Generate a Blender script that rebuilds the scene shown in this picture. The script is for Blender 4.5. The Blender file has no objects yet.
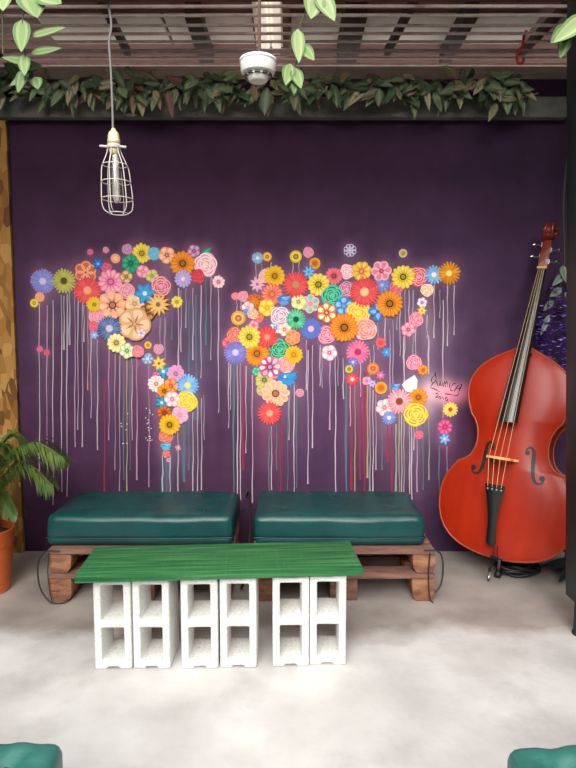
import bpy, bmesh, math, random
from mathutils import Vector, Matrix, noise

# ------------------------------------------------------------------ camera, sky, exposure
S = bpy.context.scene
COL = S.collection
cam_data = bpy.data.cameras.new('camera')
cam = bpy.data.objects.new('camera', cam_data)
COL.objects.link(cam)
cam.location = (0, 0, 1.38)
cam.rotation_euler = (math.radians(90 - 5.14), 0, 0)
cam_data.sensor_fit = 'VERTICAL'
cam_data.sensor_height = 36
cam_data.sensor_width = 27
cam_data.lens = 36 * 600 / 768
cam_data.clip_start = 0.02
S.camera = cam

S.view_settings.view_transform = 'Standard'
S.view_settings.look = 'None'
S.view_settings.exposure = 0.55
S.view_settings.gamma = 1
S.view_settings.use_curve_mapping = False

world = bpy.data.worlds.new('overcast_sky')
S.world = world
world.use_nodes = True
bg = world.node_tree.nodes['Background']
bg.inputs[0].default_value = (1.0, 0.98, 0.96, 1)
bg.inputs[1].default_value = 2.3
# overcast sky: three times brighter overhead than at the horizon
wn, wl = world.node_tree.nodes, world.node_tree.links
w_tc = wn.new('ShaderNodeTexCoord'); w_sx = wn.new('ShaderNodeSeparateXYZ'); wl.new(w_tc.outputs['Generated'], w_sx.inputs[0])
w_mr = wn.new('ShaderNodeMapRange'); w_mr.inputs[1].default_value = 0; w_mr.inputs[2].default_value = 1; w_mr.inputs[3].default_value = .33; w_mr.inputs[4].default_value = 1
wl.new(w_sx.outputs['Z'], w_mr.inputs[0])
w_mu = wn.new('ShaderNodeMath'); w_mu.operation = 'MULTIPLY'; w_mu.inputs[1].default_value = 2.15; wl.new(w_mr.outputs[0], w_mu.inputs[0]); wl.new(w_mu.outputs[0], bg.inputs[1])

# sun behind thin cloud: a very wide soft source behind the camera
sun_data = bpy.data.lights.new('hazy_sun', 'SUN'); sun_data.energy = 2.8; sun_data.angle = math.radians(38); sun_data.color = (1, .965, .93)
sun = bpy.data.objects.new('hazy_sun', sun_data); COL.objects.link(sun)
sun.location = (-1, -6, 6); sun.rotation_euler = (math.radians(90 - 29), 0, math.radians(-8))

# ------------------------------------------------------------------ helpers
PI = math.pi
rnd = random.Random(11)

def lin(c):
    c /= 255.0
    return c / 12.92 if c <= 0.04045 else ((c + 0.055) / 1.055) ** 2.4
def rgb(r, g, b): return (lin(r), lin(g), lin(b), 1)

def mat(name, col, rough=0.6, metal=0.0, spec=0.5, coat=0.0):
    m = bpy.data.materials.new(name); m.use_nodes = True
    b = m.node_tree.nodes['Principled BSDF']
    b.inputs['Base Color'].default_value = col
    b.inputs['Roughness'].default_value = rough
    b.inputs['Metallic'].default_value = metal
    b.inputs['Specular IOR Level'].default_value = spec
    b.inputs['Coat Weight'].default_value = coat
    return m

def nodes(m): return m.node_tree.nodes, m.node_tree.links, m.node_tree.nodes['Principled BSDF']

def noise_mat(name, c1, c2, scale=5, rough=0.7, stretch=(1, 1, 1), detail=6, lo=0.35, hi=0.65, bump=0.0, bscale=None, metal=0, spec=0.5, coat=0.0, c3=None, s3=40):
    """two or three colours mixed by noise in object space, with an optional bump"""
    m = mat(name, c1, rough, metal, spec, coat)
    N, L, B = nodes(m)
    tc = N.new('ShaderNodeTexCoord'); mp = N.new('ShaderNodeMapping'); mp.inputs['Scale'].default_value = stretch
    L.new(tc.outputs['Object'], mp.inputs[0])
    n = N.new('ShaderNodeTexNoise'); n.inputs['Scale'].default_value = scale; n.inputs['Detail'].default_value = detail
    L.new(mp.outputs[0], n.inputs[0])
    r = N.new('ShaderNodeValToRGB'); r.color_ramp.elements[0].position = lo; r.color_ramp.elements[1].position = hi
    r.color_ramp.elements[0].color = c1; r.color_ramp.elements[1].color = c2
    L.new(n.outputs['Fac'], r.inputs[0])
    out = r.outputs[0]
    if c3:
        n3 = N.new('ShaderNodeTexNoise'); n3.inputs['Scale'].default_value = s3; n3.inputs['Detail'].default_value = 3
        L.new(mp.outputs[0], n3.inputs[0])
        r3 = N.new('ShaderNodeValToRGB'); r3.color_ramp.elements[0].position = .6; r3.color_ramp.elements[1].position = .75
        r3.color_ramp.elements[0].color = (0, 0, 0, 1)
        L.new(n3.outputs['Fac'], r3.inputs[0])
        mx = N.new('ShaderNodeMix'); mx.data_type = 'RGBA'
        L.new(r3.outputs[0], mx.inputs[0]); L.new(out, mx.inputs[6]); mx.inputs[7].default_value = c3
        out = mx.outputs[2]
    L.new(out, B.inputs['Base Color'])
    if bump:
        nb = N.new('ShaderNodeTexNoise'); nb.inputs['Scale'].default_value = bscale or scale * 6; nb.inputs['Detail'].default_value = 5
        L.new(mp.outputs[0], nb.inputs[0])
        bp = N.new('ShaderNodeBump'); bp.inputs['Strength'].default_value = bump; bp.inputs['Distance'].default_value = 0.01
        L.new(nb.outputs['Fac'], bp.inputs['Height']); L.new(bp.outputs[0], B.inputs['Normal'])
    return m

def attr_mat(name, rough=0.7, spec=0.4, bump=0.0, bscale=60, wave=0.0, trans=0.0):
    """paint colours stored per face in the colour attribute 'paint'"""
    m = mat(name, (1, 1, 1, 1), rough, 0, spec)
    N, L, B = nodes(m)
    a = N.new('ShaderNodeAttribute'); a.attribute_name = 'paint'
    out = a.outputs['Color']
    if wave:
        tc = N.new('ShaderNodeTexCoord')
        n = N.new('ShaderNodeTexNoise'); n.inputs['Scale'].default_value = 7; n.inputs['Detail'].default_value = 8
        L.new(tc.outputs['Object'], n.inputs[0])
        mr = N.new('ShaderNodeMapRange'); mr.inputs[1].default_value = .3; mr.inputs[2].default_value = .7
        mr.inputs[3].default_value = 1 - wave; mr.inputs[4].default_value = 1 + wave
        L.new(n.outputs['Fac'], mr.inputs[0])
        mx = N.new('ShaderNodeMix'); mx.data_type = 'RGBA'; mx.blend_type = 'MULTIPLY'; mx.inputs[0].default_value = 1
        L.new(out, mx.inputs[6]); L.new(mr.outputs[0], mx.inputs[7]); out = mx.outputs[2]
    L.new(out, B.inputs['Base Color'])
    if bump:
        tc = N.new('ShaderNodeTexCoord')
        nb = N.new('ShaderNodeTexNoise'); nb.inputs['Scale'].default_value = bscale; nb.inputs['Detail'].default_value = 5
        L.new(tc.outputs['Object'], nb.inputs[0])
        bp = N.new('ShaderNodeBump'); bp.inputs['Strength'].default_value = bump; bp.inputs['Distance'].default_value = 0.004
        L.new(nb.outputs['Fac'], bp.inputs['Height']); L.new(bp.outputs[0], B.inputs['Normal'])
    return m

class MB:
    """collects shapes and links them as ONE mesh object"""
    def __init__(self): self.v = []; self.f = []; self.c = []; self.m = []
    def add(self, vs, fs, col=None, mi=0):
        o = len(self.v)
        self.v += [tuple(p) for p in vs]
        for f in fs: self.f.append([i + o for i in f]); self.c.append(col); self.m.append(mi)
        return self
    def box(self, x0, x1, y0, y1, z0, z1, col=None, mi=0, M=None):
        vs = [Vector(p) for p in ((x0,y0,z0),(x1,y0,z0),(x1,y1,z0),(x0,y1,z0),(x0,y0,z1),(x1,y0,z1),(x1,y1,z1),(x0,y1,z1))]
        if M: vs = [M @ p for p in vs]
        return self.add(vs, [(0,3,2,1),(4,5,6,7),(0,1,5,4),(1,2,6,5),(2,3,7,6),(3,0,4,7)], col, mi)
    def tube(self, pts, rad, n=8, closed=False, col=None, mi=0, cap=True):
        pts = [Vector(p) for p in pts]; k = len(pts)
        rr = rad if isinstance(rad, (list, tuple)) else [rad] * k
        vs = []; fs = []; up = None
        for i, p in enumerate(pts):
            a = pts[(i - 1) % k] if (closed or i > 0) else p
            b = pts[(i + 1) % k] if (closed or i < k - 1) else p
            t = (b - a).normalized()
            if up is None:
                up = t.orthogonal().normalized()
            else:
                up = up - t * up.dot(t)
                up = up.normalized() if up.length > 1e-6 else t.orthogonal().normalized()
            s = t.cross(up)
            for j in range(n):
                an = 2 * PI * j / n
                vs.append(p + (up * math.cos(an) + s * math.sin(an)) * rr[i])
        m = k if closed else k - 1
        for i in range(m):
            for j in range(n):
                i2 = (i + 1) % k; j2 = (j + 1) % n
                fs.append((i*n+j, i2*n+j, i2*n+j2, i*n+j2))
        if not closed and cap:
            fs.append(tuple(range(n - 1, -1, -1))); fs.append(tuple((k - 1) * n + j for j in range(n)))
        return self.add(vs, fs, col, mi)
    def lathe(self, prof, n=24, M=None, col=None, mi=0):
        """profile of (r, z) about z"""
        vs = []; fs = []
        for r, z in prof:
            for j in range(n):
                a = 2 * PI * j / n; p = Vector((r * math.cos(a), r * math.sin(a), z))
                vs.append(M @ p if M else p)
        for i in range(len(prof) - 1):
            for j in range(n):
                j2 = (j + 1) % n
                fs.append((i*n+j, i*n+j2, (i+1)*n+j2, (i+1)*n+j))
        if prof[0][0] > 1e-5: fs.append(tuple(range(n - 1, -1, -1)))
        if prof[-1][0] > 1e-5: fs.append(tuple((len(prof) - 1) * n + j for j in range(n)))
        return self.add(vs, fs, col, mi)
    def build(self, name, mats, parent=None, smooth=True, bevel=0, loc=None, merge=False, angle=None, seg=2):
        me = bpy.data.meshes.new(name)
        me.from_pydata(self.v, [], self.f)
        if not isinstance(mats, (list, tuple)): mats = [mats]
        for m in mats: me.materials.append(m)
        me.polygons.foreach_set('material_index', self.m)
        if any(c is not None for c in self.c):
            at = me.color_attributes.new('paint', 'FLOAT_COLOR', 'CORNER')
            for p, c in zip(me.polygons, self.c):
                for li in p.loop_indices: at.data[li].color = c or (1, 1, 1, 1)
        bm = bmesh.new(); bm.from_mesh(me)
        if merge: bmesh.ops.remove_doubles(bm, verts=bm.verts, dist=1e-5)
        if bevel:
            es = [e for e in bm.edges if len(e.link_faces) == 2 and e.calc_face_angle(0) > 0.5]
            bmesh.ops.bevel(bm, geom=es, offset=bevel, segments=seg, affect='EDGES', profile=.6)
        bm.to_mesh(me); bm.free()
        if smooth:
            me.polygons.foreach_set('use_smooth', [True] * len(me.polygons))
            if angle or bevel: me.set_sharp_from_angle(angle=angle or 0.7)
        me.update()
        o = bpy.data.objects.new(name, me); COL.objects.link(o)
        if parent: o.parent = parent
        if loc: o.location = loc
        return o

def thing(name, label, cat, loc=(0, 0, 0), rot=(0, 0, 0), group=None):
    o = bpy.data.objects.new(name, None); COL.objects.link(o)
    o.empty_display_size = .1
    o.location = loc; o.rotation_euler = rot
    o['label'] = label; o['category'] = cat
    if group: o['group'] = group
    return o
def tag(o, label, cat, group=None):
    o['label'] = label; o['category'] = cat
    if group: o['group'] = group
    return o
def struct(o, label=None):
    o['kind'] = 'structure'
    if label: o['label'] = label
    return o
def dup(root, loc, rot, label, group=None):
    def cp(o, par):
        c = o.copy(); COL.objects.link(c)
        c.parent = par
        for ch in [k for k in kids.get(o.name, [])]: cp(ch, c)
        return c
    kids = {}
    for o in list(bpy.data.objects):
        if o.parent: kids.setdefault(o.parent.name, []).append(o)
    r = cp(root, None); r.location = loc; r.rotation_euler = rot; r['label'] = label
    if group: r['group'] = group
    return r
def smoothpath(pts, n=8, closed=False):
    """Catmull-Rom through points"""
    P = [Vector(p) for p in pts]; out = []; k = len(P)
    for i in range(k if closed else k - 1):
        p1 = P[i]; p2 = P[(i + 1) % k]
        p0 = P[(i - 1) % k] if (closed or i > 0) else p1 * 2 - p2
        p3 = P[(i + 2) % k] if (closed or i < k - 2) else p2 * 2 - p1
        for j in range(n):
            t = j / n
            out.append(.5 * ((2 * p1) + (p2 - p0) * t + (2 * p0 - 5 * p1 + 4 * p2 - p3) * t * t + (3 * p1 - p0 - 3 * p2 + p3) * t ** 3))
    if not closed: out.append(P[-1])
    return out
def interp(tab, x):
    if x <= tab[0][0]: return tab[0][1]
    for (a, fa), (b, fb) in zip(tab, tab[1:]):
        if x <= b: return fa + (fb - fa) * (x - a) / (b - a)
    return tab[-1][1]

# ------------------------------------------------------------------ materials
M = {}
M['paint'] = attr_mat('mural_paint', .75, .2)
M['wall'] = attr_mat('purple_wall_spray_and_light', .8, .2, .25, 90, .14)
M['side_wall'] = noise_mat('dark_plum_wall', rgb(38, 24, 42), rgb(48, 32, 52), 4, .8)
M['osb'] = mat('chipboard', rgb(170, 125, 70), .8, 0, .2)
M['beam'] = noise_mat('grey_render', rgb(110, 110, 104), rgb(140, 138, 130), 6, .9, bump=.4, bscale=60, spec=.2)
M['rod'] = noise_mat('rusty_rod', rgb(204, 182, 172), rgb(226, 210, 202), 14, .55, bump=.1)
M['brown_steel'] = noise_mat('brown_painted_steel', rgb(74, 42, 36), rgb(92, 54, 44), 8, .6)
M['ceiling'] = noise_mat('red_brown_boards', rgb(112, 74, 66), rgb(134, 94, 84), 5, .8, (1, 8, 1))
M['panel'] = noise_mat('grey_roof_panel', rgb(206, 192, 180), rgb(222, 210, 198), 3, .8)
M['joist'] = noise_mat('dark_joist', rgb(60, 42, 40), rgb(76, 54, 50), 8, .8)
M['cream'] = noise_mat('cream_paint', rgb(236, 222, 206), rgb(250, 240, 228), 6, .6)
M['white'] = mat('white_plastic', rgb(236, 236, 230), .45)
M['offwhite_dark'] = mat('grey_slot', rgb(70, 70, 68), .7)
M['vinyl'] = noise_mat('teal_vinyl', rgb(4, 62, 62), rgb(8, 74, 72), 9, .34, bump=.12, bscale=220, spec=.5)
M['sky_lit_vinyl'] = noise_mat('sky_lit_teal_vinyl', rgb(42, 104, 96), rgb(56, 118, 108), 9, .36, bump=.12, bscale=220)  # paler copy of the bench vinyl, sky sheen put into its colour
M['tube'] = mat('lit_tube', rgb(250, 240, 226), .4)
_b = M['tube'].node_tree.nodes['Principled BSDF']; _b.inputs['Emission Color'].default_value = (1, .9, .78, 1); _b.inputs['Emission Strength'].default_value = .42
M['bounce_cut_floor'] = noise_mat('dark_bounce_cut_floor', rgb(70, 66, 62), rgb(92, 88, 82), 3, .9)
M['far_wall'] = noise_mat('dark_far_wall', rgb(52, 48, 46), rgb(66, 62, 58), 3, .9)
M['vinyl_seam'] = mat('teal_piping', rgb(4, 50, 50), .4)
M['pallet'] = noise_mat('weathered_pallet_wood', rgb(112, 78, 68), rgb(146, 108, 92), 7, .85, (1, 6, 6), bump=.5, bscale=40, c3=rgb(92, 60, 56), s3=12)
M['block_wood'] = noise_mat('rough_wood_block', rgb(120, 76, 60), rgb(168, 122, 88), 9, .9, (1, 1, 3), bump=.6, bscale=50, c3=rgb(96, 62, 56), s3=16)
M['black'] = mat('black_rubber', rgb(22, 22, 24), .5)
M['strap'] = mat('dark_strap', rgb(52, 46, 46), .5)
M['ebony'] = mat('ebony', rgb(24, 23, 25), .28, 0, .6)
M['chrome'] = mat('dull_chrome', rgb(190, 190, 186), .3, 1)
M['brass'] = mat('pale_brass', rgb(236, 224, 170), .35, .4)
M['wire'] = mat('white_wire', rgb(200, 192, 186), .4)
M['cord'] = mat('grey_cord', rgb(120, 116, 114), .6)
M['string'] = mat('pale_string', rgb(214, 182, 130), .4)
M['bridge'] = noise_mat('pale_maple', rgb(222, 160, 104), rgb(236, 180, 124), 12, .5)
M['terracotta'] = noise_mat('orange_plastic_pot', rgb(196, 92, 42), rgb(208, 104, 52), 5, .5)
M['soil'] = noise_mat('soil', rgb(40, 30, 24), rgb(64, 50, 40), 40, .95, bump=.6)
M['frond'] = noise_mat('palm_green', rgb(62, 100, 38), rgb(118, 140, 62), 6, .55, c3=rgb(130, 120, 74), s3=9)
M['frond_stem'] = mat('palm_stem', rgb(104, 104, 56), .6)
M['leaf'] = attr_mat('artificial_leaf', .55, .4)
M['stem'] = mat('vine_stem', rgb(70, 74, 48), .7)
M['petal'] = attr_mat('artificial_petal', .7, .3)
M['darkleaf'] = noise_mat('dark_leaf', rgb(24, 34, 30), rgb(38, 50, 42), 12, .5)
M['post'] = noise_mat('dark_green_painted_post', rgb(24, 34, 34), rgb(32, 44, 43), 4, .45)
M['red'] = mat('red_plastic', rgb(235, 60, 44), .5)
M['spot'] = mat('pale_spot', rgb(200, 196, 192), .7)

def mk_osb():
    m = M['osb']; N, L, B = nodes(m)
    tc = N.new('ShaderNodeTexCoord'); out = None
    mp = N.new('ShaderNodeMapping'); mp.inputs['Scale'].default_value = (1, 1, .45); mp.inputs['Rotation'].default_value = (0, .6, 0)
    L.new(tc.outputs['Object'], mp.inputs[0])
    v = N.new('ShaderNodeTexVoronoi'); v.inputs['Scale'].default_value = 26
    L.new(mp.outputs[0], v.inputs[0])
    sp = N.new('ShaderNodeSeparateColor'); L.new(v.outputs['Color'], sp.inputs[0])
    r = N.new('ShaderNodeValToRGB')
    r.color_ramp.elements[0].color = rgb(104, 70, 34); r.color_ramp.elements[1].color = rgb(188, 144, 84)
    e = r.color_ramp.elements.new(.5); e.color = rgb(156, 110, 54)
    L.new(sp.outputs[0], r.inputs[0]); L.new(r.outputs[0], B.inputs['Base Color'])
mk_osb()

def mk_floor():
    m = mat('worn_concrete', rgb(200, 196, 192), .55, 0, .35); N, L, B = nodes(m)
    tc = N.new('ShaderNodeTexCoord'); sx = N.new('ShaderNodeSeparateXYZ'); L.new(tc.outputs['Object'], sx.inputs[0])
    n0 = N.new('ShaderNodeTexNoise'); n0.inputs['Scale'].default_value = 2.2; n0.inputs['Detail'].default_value = 8; n0.inputs['Roughness'].default_value = .6
    L.new(tc.outputs['Object'], n0.inputs[0])
    # the older grey slab by the wall meets the white skim coat along a ragged line near y = 2.6
    ad = N.new('ShaderNodeMath'); ad.operation = 'MULTIPLY_ADD'; ad.inputs[1].default_value = .5; L.new(n0.outputs['Fac'], ad.inputs[0]); L.new(sx.outputs['Y'], ad.inputs[2])
    mr = N.new('ShaderNodeMapRange'); mr.inputs[1].default_value = 2.82; mr.inputs[2].default_value = 2.95; L.new(ad.outputs[0], mr.inputs[0])
    r1 = N.new('ShaderNodeValToRGB'); r1.color_ramp.elements[0].position = .3; r1.color_ramp.elements[1].position = .7
    r1.color_ramp.elements[0].color = rgb(196, 193, 190); r1.color_ramp.elements[1].color = rgb(228, 226, 223)
    n1 = N.new('ShaderNodeTexNoise'); n1.inputs['Scale'].default_value = 3.5; n1.inputs['Detail'].default_value = 7
    L.new(tc.outputs['Object'], n1.inputs[0]); L.new(n1.outputs['Fac'], r1.inputs[0])
    r2 = N.new('ShaderNodeValToRGB'); r2.color_ramp.elements[0].position = .3; r2.color_ramp.elements[1].position = .72
    r2.color_ramp.elements[0].color = rgb(146, 137, 130); r2.color_ramp.elements[1].color = rgb(186, 177, 168)
    L.new(n1.outputs['Fac'], r2.inputs[0])
    mx = N.new('ShaderNodeMix'); mx.data_type = 'RGBA'; L.new(mr.outputs[0], mx.inputs[0]); L.new(r1.outputs[0], mx.inputs[6]); L.new(r2.outputs[0], mx.inputs[7])
    # dark scuffs
    n2 = N.new('ShaderNodeTexNoise'); n2.inputs['Scale'].default_value = 1.6; n2.inputs['Detail'].default_value = 9; n2.inputs['Roughness'].default_value = .7
    L.new(tc.outputs['Object'], n2.inputs[0])
    r3 = N.new('ShaderNodeValToRGB'); r3.color_ramp.elements[0].position = .55; r3.color_ramp.elements[1].position = .75
    r3.color_ramp.elements[0].color = (0, 0, 0, 1); r3.color_ramp.elements[1].color = (.35, .35, .35, 1)
    L.new(n2.outputs['Fac'], r3.inputs[0])
    m2 = N.new('ShaderNodeMix'); m2.data_type = 'RGBA'; L.new(r3.outputs[0], m2.inputs[0]); L.new(mx.outputs[2], m2.inputs[6]); m2.inputs[7].default_value = rgb(120, 112, 108)
    L.new(m2.outputs[2], B.inputs['Base Color'])
    nb = N.new('ShaderNodeTexNoise'); nb.inputs['Scale'].default_value = 30; nb.inputs['Detail'].default_value = 5; L.new(tc.outputs['Object'], nb.inputs[0])
    bp = N.new('ShaderNodeBump'); bp.inputs['Strength'].default_value = .15; bp.inputs['Distance'].default_value = .01
    L.new(nb.outputs['Fac'], bp.inputs['Height']); L.new(bp.outputs[0], B.inputs['Normal'])
    rr = N.new('ShaderNodeMapRange'); rr.inputs[3].default_value = .45; rr.inputs[4].default_value = .75; L.new(n1.outputs['Fac'], rr.inputs[0]); L.new(rr.outputs[0], B.inputs['Roughness'])
    return m
M['floor'] = mk_floor()

def mk_plank():
    m = mat('green_stained_wood', rgb(30, 110, 60), .55, 0, .3); N, L, B = nodes(m)
    tc = N.new('ShaderNodeTexCoord'); mp = N.new('ShaderNodeMapping'); mp.inputs['Scale'].default_value = (1.2, 26, 26)
    L.new(tc.outputs['Object'], mp.inputs[0])
    n = N.new('ShaderNodeTexNoise'); n.inputs['Scale'].default_value = 2.5; n.inputs['Detail'].default_value = 8; L.new(mp.outputs[0], n.inputs[0])
    r = N.new('ShaderNodeValToRGB'); r.color_ramp.elements[0].position = .3; r.color_ramp.elements[1].position = .72
    r.color_ramp.elements[0].color = rgb(26, 82, 46); r.color_ramp.elements[1].color = rgb(76, 138, 84)
    e = r.color_ramp.elements.new(.5); e.color = rgb(44, 110, 62)
    L.new(n.outputs['Fac'], r.inputs[0])
    mp2 = N.new('ShaderNodeMapping'); mp2.inputs['Scale'].default_value = (40, 3, 3); L.new(tc.outputs['Object'], mp2.inputs[0])
    n2 = N.new('ShaderNodeTexNoise'); n2.inputs['Scale'].default_value = 2; n2.inputs['Detail'].default_value = 4; L.new(mp2.outputs[0], n2.inputs[0])
    r2 = N.new('ShaderNodeValToRGB'); r2.color_ramp.elements[0].position = .55; r2.color_ramp.elements[1].position = .8; r2.color_ramp.elements[0].color = (0, 0, 0, 1); r2.color_ramp.elements[1].color = (.3, .3, .3, 1)
    L.new(n2.outputs['Fac'], r2.inputs[0])
    mx = N.new('ShaderNodeMix'); mx.data_type = 'RGBA'; L.new(r2.outputs[0], mx.inputs[0]); L.new(r.outputs[0], mx.inputs[6]); mx.inputs[7].default_value = rgb(84, 146, 92)
    L.new(mx.outputs[2], B.inputs['Base Color'])
    bp = N.new('ShaderNodeBump'); bp.inputs['Strength'].default_value = .3; bp.inputs['Distance'].default_value = .004
    L.new(n.outputs['Fac'], bp.inputs['Height']); L.new(bp.outputs[0], B.inputs['Normal'])
    return m
M['plank'] = mk_plank()

def mk_block():
    m = mat('whitewashed_concrete', rgb(236, 236, 232), .9, 0, .2); N, L, B = nodes(m)
    tc = N.new('ShaderNodeTexCoord')
    n = N.new('ShaderNodeTexNoise'); n.inputs['Scale'].default_value = 110; n.inputs['Detail'].default_value = 3; L.new(tc.outputs['Object'], n.inputs[0])
    r = N.new('ShaderNodeValToRGB'); r.color_ramp.elements[0].position = .28; r.color_ramp.elements[1].position = .45
    r.color_ramp.elements[0].color = rgb(206, 204, 200); r.color_ramp.elements[1].color = rgb(240, 240, 236)
    L.new(n.outputs['Fac'], r.inputs[0]); L.new(r.outputs[0], B.inputs['Base Color'])
    bp = N.new('ShaderNodeBump'); bp.inputs['Strength'].default_value = .7; bp.inputs['Distance'].default_value = .006
    L.new(n.outputs['Fac'], bp.inputs['Height']); L.new(bp.outputs[0], B.inputs['Normal'])
    return m
M['block'] = mk_block()

def mk_varnish():
    m = mat('orange_red_varnish', rgb(176, 40, 12), .38, 0, .28, .2); N, L, B = nodes(m)
    B.inputs['Coat Roughness'].default_value = .22
    tc = N.new('ShaderNodeTexCoord'); mp = N.new('ShaderNodeMapping'); mp.inputs['Scale'].default_value = (5, 1, 1.4)
    L.new(tc.outputs['Object'], mp.inputs[0])
    n = N.new('ShaderNodeTexNoise'); n.inputs['Scale'].default_value = 3; n.inputs['Detail'].default_value = 6; L.new(mp.outputs[0], n.inputs[0])
    r = N.new('ShaderNodeValToRGB'); r.color_ramp.elements[0].position = .25; r.color_ramp.elements[1].position = .75
    r.color_ramp.elements[0].color = rgb(150, 30, 8); r.color_ramp.elements[1].color = rgb(172, 42, 10)
    L.new(n.outputs['Fac'], r.inputs[0]); L.new(r.outputs[0], B.inputs['Base Color'])
    return m
M['varnish'] = mk_varnish()
M['rib'] = noise_mat('dark_red_varnish', rgb(92, 18, 10), rgb(116, 28, 14), 4, .3, coat=.5)
M['edge'] = mat('worn_edge', rgb(150, 58, 22), .35)
M['neck'] = noise_mat('red_maple', rgb(118, 34, 20), rgb(140, 48, 26), 8, .35, coat=.4)

def mk_glass():
    m = bpy.data.materials.new('clear_bulb_glass'); m.use_nodes = True
    N, L = m.node_tree.nodes, m.node_tree.links
    N.clear(); o = N.new('ShaderNodeOutputMaterial'); t = N.new('ShaderNodeBsdfTransparent'); g = N.new('ShaderNodeBsdfGlossy')
    g.inputs['Roughness'].default_value = .08; t.inputs[0].default_value = (.9, .88, .86, 1)
    f = N.new('ShaderNodeFresnel'); f.inputs[0].default_value = 1.5
    a = N.new('ShaderNodeMath'); a.operation = 'ADD'; a.inputs[1].default_value = .08; L.new(f.outputs[0], a.inputs[0])
    d = N.new('ShaderNodeBsdfDiffuse'); d.inputs[0].default_value = rgb(210, 204, 196); k = N.new('ShaderNodeMixShader'); k.inputs[0].default_value = .38; L.new(t.outputs[0], k.inputs[1]); L.new(d.outputs[0], k.inputs[2])
    x = N.new('ShaderNodeMixShader'); L.new(a.outputs[0], x.inputs[0]); L.new(k.outputs[0], x.inputs[1]); L.new(g.outputs[0], x.inputs[2]); L.new(x.outputs[0], o.inputs[0])
    return m
M['glass'] = mk_glass()

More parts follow.
